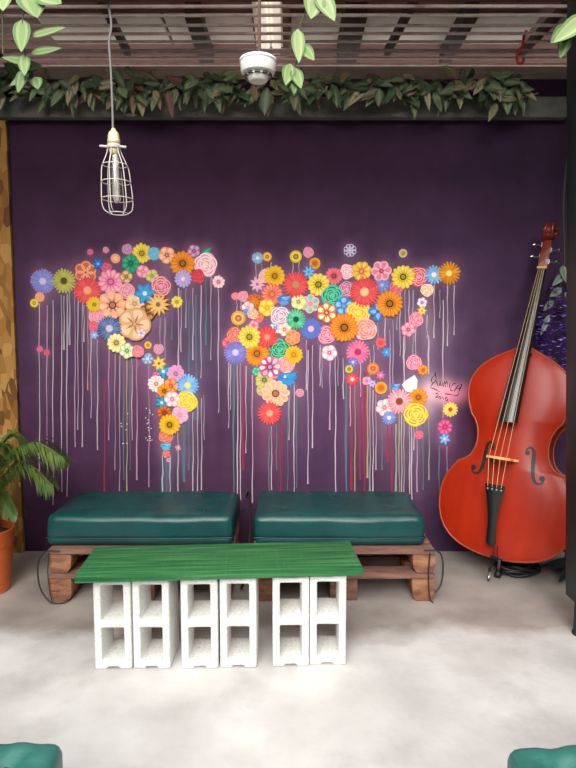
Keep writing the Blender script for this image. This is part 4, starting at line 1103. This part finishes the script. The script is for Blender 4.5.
    sc_.lathe([(0, -.026), (.030, -.026), (.040, -.022), (.042, 0), (.040, .022), (.030, .026), (0, .026)], 24, Matrix.Translation((0, cy, cv)) @ Matrix.Rotation(PI / 2, 4, 'Y'))
    for s in (-1, 1):
        sp = []; rr = []
        for i in range(40):
            a = i / 39 * 4.3 * PI / 2 * 1.0; q = .044 - .030 * i / 39
            sp.append((s * (.016 + .020 * i / 39), cy + q * math.cos(a + 2.4), cv + q * math.sin(a + 2.4))); rr.append(.010 - .003 * i / 39)
        sc_.tube(sp, rr, 8)
    sc_.build('scroll', M['neck'], t, angle=.8)
    for i, v in enumerate((1.585, 1.615, 1.65, 1.68)):
        s = -1 if i % 2 else 1
        b = MB(); yy = y0 + .025
        b.tube([(s * .018, yy, v), (s * .062, yy, v)], .0045, 8)
        b.tube([(s * .062, yy - .014, v), (s * .066, yy - .017, v), (s * .072, yy, v), (s * .066, yy + .017, v), (s * .062, yy + .014, v)], .006, 8)
        b.box(min(s * .025, s * .028), max(s * .025, s * .028), yy - .012, yy + .012, v - .013, v + .013)
        b.build('tuner', M['chrome'], t, angle=.7)
    # bridge: two feet, waisted body, arched top
    br = MB(); pts = [(-.078, 0), (-.040, 0), (-.034, .03), (-.012, .045), (.012, .045), (.034, .03), (.040, 0), (.078, 0), (.078, .012), (.056, .03), (.050, .07), (.066, .10), (.058, .128), (.03, .146), (0, .152), (-.03, .146), (-.058, .128), (-.066, .10), (-.050, .07), (-.056, .03), (-.078, .012)]
    m = len(pts); yb = -bass_arch(.06, .5) - .004
    vs = [(u, yb - h, .512 - .006) for u, h in pts] + [(u, yb - h, .512 + .006) for u, h in pts]
    br.add(vs, [tuple(range(m)), tuple(range(2 * m - 1, m - 1, -1))] + [(i, i + m, (i + 1) % m + m, (i + 1) % m) for i in range(m)])
    br.build('bridge', M['bridge'], t, smooth=False)
    # tailpiece with studs
    tp = MB(); prof = [(.062, .010), (.068, .020), (.085, .026), (.12, .024), (.18, .022), (.26, .030), (.32, .040), (.36, .049), (.372, .050), (.378, .046)]
    vs = []
    ty = lambda v: -.058 - (v - .06) * .27
    for v, hw in prof:
        for k in range(7):
            a = -1.2 + 2.4 * k / 6; vs.append((hw * math.sin(a) / math.sin(1.2), ty(v) - .010 * math.cos(a), v))
        vs += [(hw * .9, ty(v) + .010, v), (-hw * .9, ty(v) + .010, v)]
    n = 9
    tp.add(vs, [(j*n+i, j*n+(i+1) % n, (j+1)*n+(i+1) % n, (j+1)*n+i) for j in range(len(prof) - 1) for i in range(n)] + [tuple(range(n)), tuple((len(prof) - 1) * n + i for i in range(n - 1, -1, -1))])
    tpo = tp.build('tailpiece', M['ebony'], t, angle=.7)
    for u in (-.033, -.011, .011, .033):
        b = MB(); b.lathe([(0, -.004), (.005, -.003), (.0065, 0), (.005, .004), (0, .005)], 10, Matrix.Translation((u, ty(.355) - .014, .352)) @ Matrix.Rotation(PI / 2, 4, 'X'))
        b.build('string_stud', M['chrome'], tpo)
    b = MB(); b.tube(smoothpath([(-.008, ty(.07), .07), (-.010, -.045, .01), (-.006, -.01, -.006), (0, .03, -.016), (.006, -.01, -.006), (.010, -.045, .01), (.008, ty(.07), .07)], 5), .003, 6); b.build('tail_wire', M['black'], t)
    b = MB(); b.box(-.03, .03, -.02, 0, -.002, .012); b.build('saddle', M['ebony'], t, bevel=.002)
    for i, u in enumerate((-.033, -.011, .011, .033)):
        k = u / .033; top = yb - .152 + .012 * k * k - .001
        b = MB(); b.tube([(u, ty(.37) - .016, .365), (u * 1.3, top, .512), (u * .42, fy(1.547) - .0145, 1.547), (u * .3, y0 + .012, 1.60 + .02 * i)], .0012, 6)
        b.build('string', M['string'], t)
    b = MB(); b.lathe([(0, .02), (.024, .018), (.026, 0), (.016, -.014), (.0075, -.018), (.0075, -.085), (0, -.086)], 16, Matrix.Translation((0, .085, 0)))
    b.build('end_pin', M['chrome'], t)
    b = MB(); b.lathe([(0, -.07), (.012, -.072), (.019, -.09), (.017, -.105), (0, -.108)], 16, Matrix.Translation((0, .085, 0))); b.build('rubber_tip', M['black'], t)
    return t
bass = build_bass(BLOC, BROT, BSC)
# the neck and the fittings on the plate stand a little askew to the body
for o in list(bpy.data.objects):
    if o.name.split('.')[0] in ('fingerboard', 'neck', 'nut', 'pegbox', 'scroll', 'tuner', 'string', 'bridge', 'tailpiece', 'string_stud'):
        for v in o.data.vertices: v.co.x += max(-.026, .055 * (v.co.z - .95))

# black coiled cable under the bass
b = MB(); rc = random.Random(4); pts = []
for i in range(60):
    a = i * .52; q = .075 + .02 * math.sin(i * .7)
    pts.append((1.30 + q * 1.35 * math.cos(a), 3.30 + q * .8 * math.sin(a), .012 + .05 * (i / 60) + .012 * math.sin(i * 1.3)))
b.tube(smoothpath(pts, 3), .010, 6)
o = b.build('coiled_cable', M['black']); tag(o, 'coil of black cable lying on the floor under the double bass', 'cable')
b = MB(); b.tube([(1.10, 3.19, .007), (1.115, 3.205, .05)], .006, 8); b.tube([(1.113, 3.203, .045), (1.118, 3.225, .06), (1.135, 3.262, .05)], .007, 8)
tag(b.build('jack_plug', M['chrome']), 'small silver plug lying by the coiled cable under the bass', 'plug')

# ------------------------------------------------------------------ caged pendant lamp
t = thing('pendant_lamp', 'clear tube bulb in a white wire cage hanging on a thin grey cord', 'lamp', (-.647, 2.3, 0))
b = MB(); b.tube(smoothpath([(-.02, 0, 2.965), (-.012, .0, 2.75), (-.008, 0, 2.58), (.002, 0, 2.49), (-.008, 0, 2.43), (-.004, 0, 2.32), (-.002, 0, 2.2), (-.002, 0, 2.12)], 6), .0042, 8); b.build('cord', M['cord'], t)
b = MB(); b.lathe([(0, 2.125), (.007, 2.124), (.010, 2.116), (.018, 2.108), (.021, 2.098), (.021, 2.085), (.023, 2.083), (.023, 2.070), (.019, 2.066), (.019, 2.045), (.016, 2.036), (.013, 2.030), (0, 2.030)], 20); b.build('socket', M['brass'], t)
b = MB(); b.lathe([(.024, 2.066), (.025, 2.063), (.025, 2.054), (.024, 2.051), (.0195, 2.051), (.0195, 2.066), (.024, 2.066)], 20)
b.tube([(.022, -.004, 2.058), (.047, -.004, 2.056)], .0045, 6); b.tube([(-.022, -.004, 2.058), (-.052, -.004, 2.060)], .0045, 6); b.build('collar', M['wire'], t)
cg = MB(); R_ = .0020
prof = [(.022, 2.052), (.028, 2.03), (.042, 1.998), (.049, 1.975), (.053, 1.93), (.056, 1.88), (.056, 1.85), (.050, 1.828), (.035, 1.816)]
tilt = lambda z: .010 * (2.052 - z) / .24
for i in range(6):
    a = 2 * PI * i / 6 + .35
    cg.tube(smoothpath([(r * math.cos(a) + tilt(z), r * math.sin(a), z) for r, z in prof], 4), R_, 6)
for r, z in ((.0445, 1.992), (.053, 1.93), (.0565, 1.868), (.035, 1.816)):
    cg.tube([(r * math.cos(2*PI*k/28) + tilt(z), r * math.sin(2*PI*k/28), z) for k in range(28)], R_ * .9, 6, True)
cg.build('wire_cage', M['wire'], t)
b = MB(); b.lathe([(.012, 2.034), (.013, 2.02), (.019, 2.0), (.020, 1.95), (.020, 1.89), (.018, 1.868), (.011, 1.856), (0, 1.852)], 20, Matrix.Translation((.004, 0, 0)))
bulb = b.build('tube_bulb', M['glass'], t)
b = MB(); b.tube([(.004, 0, 2.03), (.004, 0, 1.98)], .006, 8); b.tube([(.004 + .008 * math.cos(i * .9), .008 * math.sin(i * .9), 1.985 - i * .0042) for i in range(0, 28, 4)], .0011, 5); b.build('filament', M['brass'], bulb)

# ------------------------------------------------------------------ smoke detector on a drop rod
t = thing('smoke_detector', 'round white smoke detector hanging on a thin rod from the grille', 'smoke detector', (-.105, 2.2, 0))
b = MB(); b.lathe([(0, 2.328), (.058, 2.328), (.064, 2.325), (.066, 2.317), (.063, 2.313), (.0625, 2.306), (.061, 2.288), (.057, 2.279), (.050, 2.274), (.044, 2.273), (.044, 2.268), (0, 2.268)], 36); b.build('housing', M['white'], t, angle=.5)
b = MB(); b.lathe([(0, 2.270), (.040, 2.270), (.034, 2.256), (.028, 2.251), (0, 2.250)], 30); b.build('sensor_cap', M['white'], t, angle=.6)
for i in range(10):
    a = 2 * PI * i / 10
    b = MB(); b.box(-.009, .009, -.0485, -.038, 2.2675, 2.2735, None, 0, Matrix.Rotation(a, 4, 'Z')); b.build('vent_slot', M['offwhite_dark'], t, smooth=False)
b = MB(); b.tube([(.008, 0, 2.97), (.004, 0, 2.327)], .006, 8); b.build('drop_rod', M['brown_steel'], t)
for dx in (-.03, .012, .034):
    b = MB(); b.lathe([(.007, 2.327), (.008, 2.337), (.004, 2.347), (0, 2.349)], 8, Matrix.Translation((dx, .02, 0))); b.build('terminal', M['white'], t)

# ------------------------------------------------------------------ leaves
def leaf(b, base, direc, up, L, W, cols, fold=.25, droop=.25, seg=7, stripes=True):
    """pointed leaf with a midrib fold, striped colours painted across it"""
    d = Vector(direc).normalized(); up = Vector(up); s = d.cross(up).normalized(); nrm = s.cross(d).normalized()
    nx = 6; vs = []
    for i in range(seg + 1):
        q = i / seg
        w = W * (math.sin(PI * min(1, q ** .75)) ** .8 if 0 < q < 1 else 0) * (1 - .15 * q)
        c = Vector(base) + d * (L * q) - Vector((0, 0, 1)) * droop * L * q * q
        for k in range(nx + 1):
            a = (k / nx - .5) * 2
            vs.append(c + s * (w * .5 * a) + nrm * (abs(a) * w * fold * .5 - fold * .2 * w))
    o = len(b.v); b.v += [tuple(p) for p in vs]
    for i in range(seg):
        for k in range(nx):
            b.f.append([o + i*(nx+1)+k, o + i*(nx+1)+k+1, o + (i+1)*(nx+1)+k+1, o + (i+1)*(nx+1)+k]); b.m.append(0)
            e = abs(k - 2.5)
            b.c.append(cols[0] if e > 2 else cols[1] if e > 1 else cols[2])
VAR = [(rgb(84, 116, 62), rgb(134, 150, 96), rgb(108, 138, 78)), (rgb(104, 132, 76), rgb(152, 162, 114), rgb(130, 154, 98)), (rgb(66, 98, 52), rgb(116, 138, 82), rgb(88, 118, 66))]
def vine(name, label, top, stems, leaves, group):
    t = thing(name, label, 'vine', top, (0, 0, 0), group)
    for st in stems:
        b = MB(); b.tube(smoothpath([Vector(p) - Vector(top) for p in st], 6), .0028, 6); b.build('stem', M['stem'], t)
    for (bx, tx, W, v) in leaves:
        b = MB(); p = Vector(bx) - Vector(top); q = Vector(tx) - Vector(top); dd = q - p
        leaf(b, p, dd, (0.1, -1, .25), dd.length, W, VAR[v], .22, 0)
        b.build('leaf', M['leaf'], t)
    return t
VG = 'artificial vines hanging from the grille'
vine('hanging_vine', 'pale striped artificial vine hanging at the top left corner of the grille', (-.87, 2.1, 2.96),
     [[(-.87, 2.1, 2.96), (-.88, 2.1, 2.7), (-.875, 2.1, 2.48), (-.885, 2.1, 2.40), (-.88, 2.1, 2.30), (-.89, 2.11, 2.22)], [(-.95, 2.12, 2.96), (-.945, 2.1, 2.6), (-.95, 2.1, 2.45), (-.955, 2.1, 2.3)]],
     [((-.86, 2.10, 2.51), (-.826, 2.08, 2.405), .11, 0), ((-.83, 2.10, 2.50), (-.745, 2.08, 2.45), .09, 0), ((-.945, 2.1, 2.51), (-.935, 2.07, 2.422), .07, 1), ((-.885, 2.1, 2.412), (-.880, 2.07, 2.292), .062, 0), ((-.866, 2.11, 2.362), (-.736, 2.09, 2.382), .032, 0),
      ((-.868, 2.11, 2.308), (-.756, 2.1, 2.320), .032, 2), ((-.885, 2.1, 2.30), (-.876, 2.08, 2.222), .045, 0), ((-.895, 2.12, 2.26), (-.91, 2.1, 2.175), .04, 2), ((-.86, 2.13, 2.24), (-.845, 2.11, 2.19), .045, 2), ((-.87, 2.12, 2.28), (-.96, 2.1, 2.29), .035, 2), ((-.88, 2.13, 2.25), (-.95, 2.13, 2.21), .035, 2)], VG)
vine('hanging_vine', 'pale striped artificial vine hanging just right of the smoke detector', (.06, 2.1, 2.96),
     [[(.06, 2.1, 2.96), (.07, 2.1, 2.7), (.085, 2.1, 2.50), (.05, 2.11, 2.42), (.035, 2.11, 2.37), (.03, 2.11, 2.29), (.02, 2.11, 2.26)]],
     [((.095, 2.1, 2.50), (.075, 2.08, 2.402), .078, 1), ((.10, 2.1, 2.50), (.155, 2.08, 2.395), .07, 1), ((.032, 2.1, 2.382), (.036, 2.08, 2.262), .050, 1), ((.042, 2.11, 2.335), (.088, 2.09, 2.275), .052, 0), ((.008, 2.11, 2.275), (-.008, 2.09, 2.195), .048, 0),
      ((.02, 2.11, 2.262), (.044, 2.09, 2.185), .048, 0), ((.024, 2.12, 2.25), (.02, 2.10, 2.17), .04, 2)], VG)
vine('hanging_vine', 'single pale leaf sprig hanging at the top right corner before the post', (1.0, 2.1, 2.96),
     [[(1.0, 2.1, 2.96), (1.01, 2.1, 2.7), (.985, 2.1, 2.44), (.965, 2.1, 2.395)]],
     [((.992, 2.09, 2.42), (.872, 2.07, 2.322), .066, 1), ((.95, 2.12, 2.40), (.885, 2.12, 2.345), .06, 2), ((.94, 2.12, 2.375), (.915, 2.11, 2.29), .05, 2), ((.99, 2.11, 2.44), (1.04, 2.09, 2.35), .06, 0)], VG)

# garland of dull leaves along the top of the beam
GC = [[rgb(*v) for v in q] for q in (((112,134,98),(156,174,130),(134,154,112)), ((88,106,84),(114,134,102),(146,158,118)), ((126,130,96),(172,166,124),(148,146,108)), ((142,118,96),(178,152,122),(156,134,106)), ((70,96,70),(98,122,86),(84,108,76)), ((156,150,118),(208,198,160),(176,168,134)), ((112,76,70),(142,100,90),(126,88,80)))]
t = thing('leaf_garland', 'long garland of dull green and brown leaves along the top of the grey beam', 'garland', (0, 3.545, 2.752))
b = MB(); rg = random.Random(17); pts = []
for i in range(40): pts.append((-1.78 + 3.1 * i / 39, rg.uniform(-.03, .03), .0 + rg.uniform(-.02, .05)))
b.tube(smoothpath(pts, 4), .006, 6); b.build('vine_stem', M['stem'], t)
fo = MB()
for i in range(460):
    x = -1.80 + 3.12 * rg.random(); dens = 1 if x < .3 else 1.0
    big = rg.random()
    h = rg.gauss(-.005, .04) if x > -1.5 else rg.gauss(.07, .07)
    hz = h; p = (x, rg.uniform(-.06, .01) if h < .03 else rg.uniform(-.05, .07), max(-.03, min(.11 if x > -1.5 else .2, h)))
    a = rg.uniform(0, 2 * PI); el = rg.gauss(-.5, .55)
    d = (math.cos(a) * math.cos(el), -abs(math.sin(a)) * .5 * math.cos(el), math.sin(el))
    c = rg.choices(GC, weights=(4, 4, 2, 2 if -.2 < x < .9 else .6, 5, 1, .35))[0]
    L = .06 + .075 * big
    leaf(fo, p, d, (rg.uniform(-.4, .4), -1, rg.uniform(-.1, .7)), L, L * rg.uniform(.42, .62), c, rg.uniform(.1, .4), rg.uniform(0, .4), 4)
o = fo.build('foliage', M['leaf'], t); o['kind'] = 'stuff'
# larger sprig at the right end
t = thing('leaf_sprig', 'larger leaf sprig with a pale stem at the right end of the garland', 'sprig', (1.20, 3.49, 2.70))
b = MB(); b.tube(smoothpath([(-.03, 0, .02), (.03, -.01, -.035), (.12, 0, -.02), (.20, .0, .0)], 6), .004, 6); b.tube(smoothpath([(-.04, .01, .1), (-.035, 0, .02), (-.03, -.01, -.03)], 5), .004, 6); b.build('stem', mat('pale_twig', rgb(150, 146, 116), .7), t)
for (p, q, W, c) in (((-.06, 0, .08), (-.018, -.03, -.06), .075, 5), ((-.01, 0, -.025), (.075, -.04, -.05), .065, 2), ((-.03, 0, -.05), (-.085, -.03, -.165), .05, 2), ((-.02, .0, .06), (.10, -.03, .045), .06, 1), ((-.03, 0, .09), (.05, -.03, .10), .06, 0), ((-.05, 0, .1), (-.12, -.02, .03), .05, 3), ((-.1, 0, .08), (-.17, -.02, -.02), .055, 5), ((-.14, 0, .06), (-.24, -.03, .0), .055, 3)):
    b = MB(); dd = Vector(q) - Vector(p); leaf(b, p, dd, (.1, -1, .35), dd.length, W, GC[c], .2, 0); b.build('leaf', M['leaf'], t)
# red hook on the right bearer
b = MB(); b.tube(smoothpath([(1.285, 3.39, 2.985), (1.272, 3.39, 2.96), (1.268, 3.39, 2.91), (1.248, 3.39, 2.885), (1.238, 3.39, 2.85), (1.248, 3.39, 2.82), (1.268, 3.39, 2.82), (1.276, 3.39, 2.845)], 6), .008, 8)
tag(b.build('hook', M['red']), 'small red hook hanging under the grille near the right end', 'hook')

# ------------------------------------------------------------------ potted palm
t = thing('potted_palm', 'green palm in an orange pot at the left edge, before the chipboard', 'potted plant', (-1.60, 3.09, 0))
b = MB(); b.lathe([(0, 0), (.105, 0), (.112, .006), (.132, .25), (.138, .255), (.142, .31), (.146, .335), (.140, .34), (.134, .335), (.130, .30), (0, .30)], 36); b.build('pot', M['terracotta'], t, angle=.6)
b = MB(); b.lathe([(.129, .30), (.09, .318), (0, .325)], 24); b.build('soil', M['soil'], t)
rp = random.Random(6)
b = MB()
for k in range(4): b.tube(smoothpath([(rp.uniform(-.03, .03), rp.uniform(-.03, .03), .31), (rp.uniform(-.02, .02), rp.uniform(-.02, .02), .38), (rp.uniform(-.03, .03), rp.uniform(-.03, .03), .46)], 5), [.016] * 10 + [.010], 8)
b.build('trunk', M['frond_stem'], t)
FR = [(.47, -.06, .80, .73, .80), (.40, -.04, .68, .58, .72), (.42, .10, .74, .68, .70), (.22, -.30, .74, .62, .72), (-.3, -.3, .78, .5, .9), (-.42, .1, .8, .52, .9), (.08, .26, .76, .66, .6), (-.1, -.42, .72, .46, .8), (.26, -.16, .56, .46, .52), (.20, .1, .82, .76, .62), (.16, -.2, .80, .74, .62)]
for (dx, dy, z1, z2, ll) in FR:
    P = smoothpath([(0, 0, .42), (dx * .25, dy * .25, z1 - .12), (dx * .62, dy * .62, z1), (dx * .95, dy * .95, z2)], 12)
    b = MB(); b.tube(P, [.006 - .0045 * i / (len(P) - 1) for i in range(len(P))], 6); fr = b.build('frond', M['frond_stem'], t)
    lf = MB(); k = len(P)
    for i in range(5, k):
        q = (i - 5) / (k - 6); tan = (P[min(k - 1, i + 1)] - P[i - 1]).normalized(); side = tan.cross(Vector((0, 0, 1))).normalized()
        for s in (-1, 1):
            for sub in (0, .33, .66):
                L = .23 * ll * (math.sin(PI * (.12 + .8 * q)) ** .7) * rp.uniform(.85, 1.1)
                base = P[i - 1].lerp(P[i], sub); d = (side * s * .8 + tan * .75 + Vector((0, 0, rp.uniform(-.25, .2)))).normalized()
                mid = base + d * L * .5 + Vector((0, 0, .0)); tip = base + d * L + Vector((0, 0, -L * .38)); w = d.cross(Vector((0, 0, 1))).normalized() * .0036
                lf.add([base - w * .4, base + w * .4, mid + w + Vector((0, 0, .002)), mid - w, tip], [(0, 1, 2, 3), (3, 2, 4)])
    lf.build('leaflets', M['frond'], fr, smooth=False)

# ------------------------------------------------------------------ hanging wisteria by the right wall, dark plant below, post
t = thing('artificial_wisteria', 'artificial wisteria with purple flower clusters hanging behind the bass neck', 'hanging flowers', (1.60, 3.52, 2.55))
b = MB(); b.tube(smoothpath([(.02, .0, .42), (.01, 0, .1), (-.02, 0, -.4), (.0, 0, -.8), (-.03, 0, -.95)], 6), .005, 6); b.tube(smoothpath([(0, 0, -.8), (-.08, -.03, -.95), (-.11, -.03, -1.08)], 5), .003, 5); b.build('stem', M['stem'], t)
rw = random.Random(3)
WC = [rgb(104, 72, 190), rgb(132, 100, 214), rgb(78, 54, 156), rgb(166, 144, 226)]
for (cx, cy, z0, z1, rad) in ((-.03, -.02, -.92, -1.46, .075), (-.105, -.0, -1.02, -1.36, .05), (.045, .0, -1.0, -1.50, .055)):
    b = MB()
    for i in range(150):
        q = rw.random(); rr = rad * (1 - q) ** .5 * (.5 + .5 * rw.random()); a = rw.uniform(0, 2 * PI)
        p = Vector((cx + rr * math.cos(a), cy + rr * math.sin(a), z0 + (z1 - z0) * q)); S_ = .022
        d = Vector((math.cos(a), math.sin(a), rw.uniform(-.6, .3))).normalized(); s = d.cross(Vector((0, 0, 1))).normalized(); u = s.cross(d)
        b.add([p - s * S_ * .3, p + s * S_ * .3, p + d * S_ * .6 + s * S_ * .8 + u * S_ * .3, p + d * S_ + u * S_ * .1, p + d * S_ * .6 - s * S_ * .8 + u * S_ * .3], [(0, 1, 2, 3, 4)], rw.choice(WC))
    b.build('flower_cluster', M['petal'], t, smooth=False)['kind'] = 'stuff'
for (p, q, W) in (((-.02, -.02, -.80), (-.01, -.05, -.90), .06), ((.0, -.02, -.84), (-.09, -.05, -.92), .05), ((-.02, -.02, -.93), (-.10, -.05, -.98), .05), ((.02, -.02, -.82), (.09, -.05, -.9), .06), ((-.06, -.01, -1.0), (-.13, -.04, -1.06), .045), ((-.08, -.01, -1.08), (-.14, -.04, -1.2), .04), ((.0, -.02, -.95), (.05, -.06, -1.05), .05)):
    b = MB(); dd = Vector(q) - Vector(p); leaf(b, p, dd, (.1, -1, .3), dd.length, W, (rgb(96, 110, 96), rgb(140, 150, 132), rgb(110, 124, 106)), .2, 0); b.build('leaf', M['leaf'], t)

t = thing('dark_plant', 'low dark-leaved plant on the floor between the bass and the post', 'plant', (1.64, 3.28, 0))
b = MB(); b.lathe([(0, 0), (.06, 0), (.075, .11), (.07, .11), (.066, .1), (0, .1)], 20); b.build('nursery_pot', M['black'], t, angle=.5)
for (q, W) in (((-.19, -.17, .03), .06), ((-.24, -.03, .06), .06), ((-.12, -.20, .02), .06), ((-.12, .05, .16), .06), ((-.21, -.10, .07), .06), ((.05, -.22, .12), .07), ((.0, -.1, .3), .07)):
    b = MB(); p = Vector((0, -.0, .10)); dd = Vector(q) - p; leaf(b, p, dd, (0, -.3, 1), dd.length, W, [rgb(26, 36, 32)] * 3, .15, .0); b.build('leaf', M['leaf'], t)

t = thing('steel_post', 'dark green steel post standing at the right edge of the floor', 'post', (1.36, 2.62, 0))
def prism(b, x0, x1, xt0, xt1, y0, y1, z0, z1):
    b.add([(x0,y0,z0),(x1,y0,z0),(x1,y1,z0),(x0,y1,z0),(xt0,y0,z1),(xt1,y0,z1),(xt1,y1,z1),(xt0,y1,z1)], [(0,3,2,1),(4,5,6,7),(0,1,5,4),(1,2,6,5),(2,3,7,6),(3,0,4,7)])
b = MB(); prism(b, -.063, .053, -.172, -.056, -.03, .09, .148, 2.93); b.build('shaft', M['post'], t, bevel=.008)
b = MB(); b.lathe([(0, 0), (.030, 0), (.032, .012), (.026, .02), (.026, .15), (0, .15)], 20, Matrix.Translation((-.034, .0, 0))); b.build('foot', M['post'], t, angle=.6)
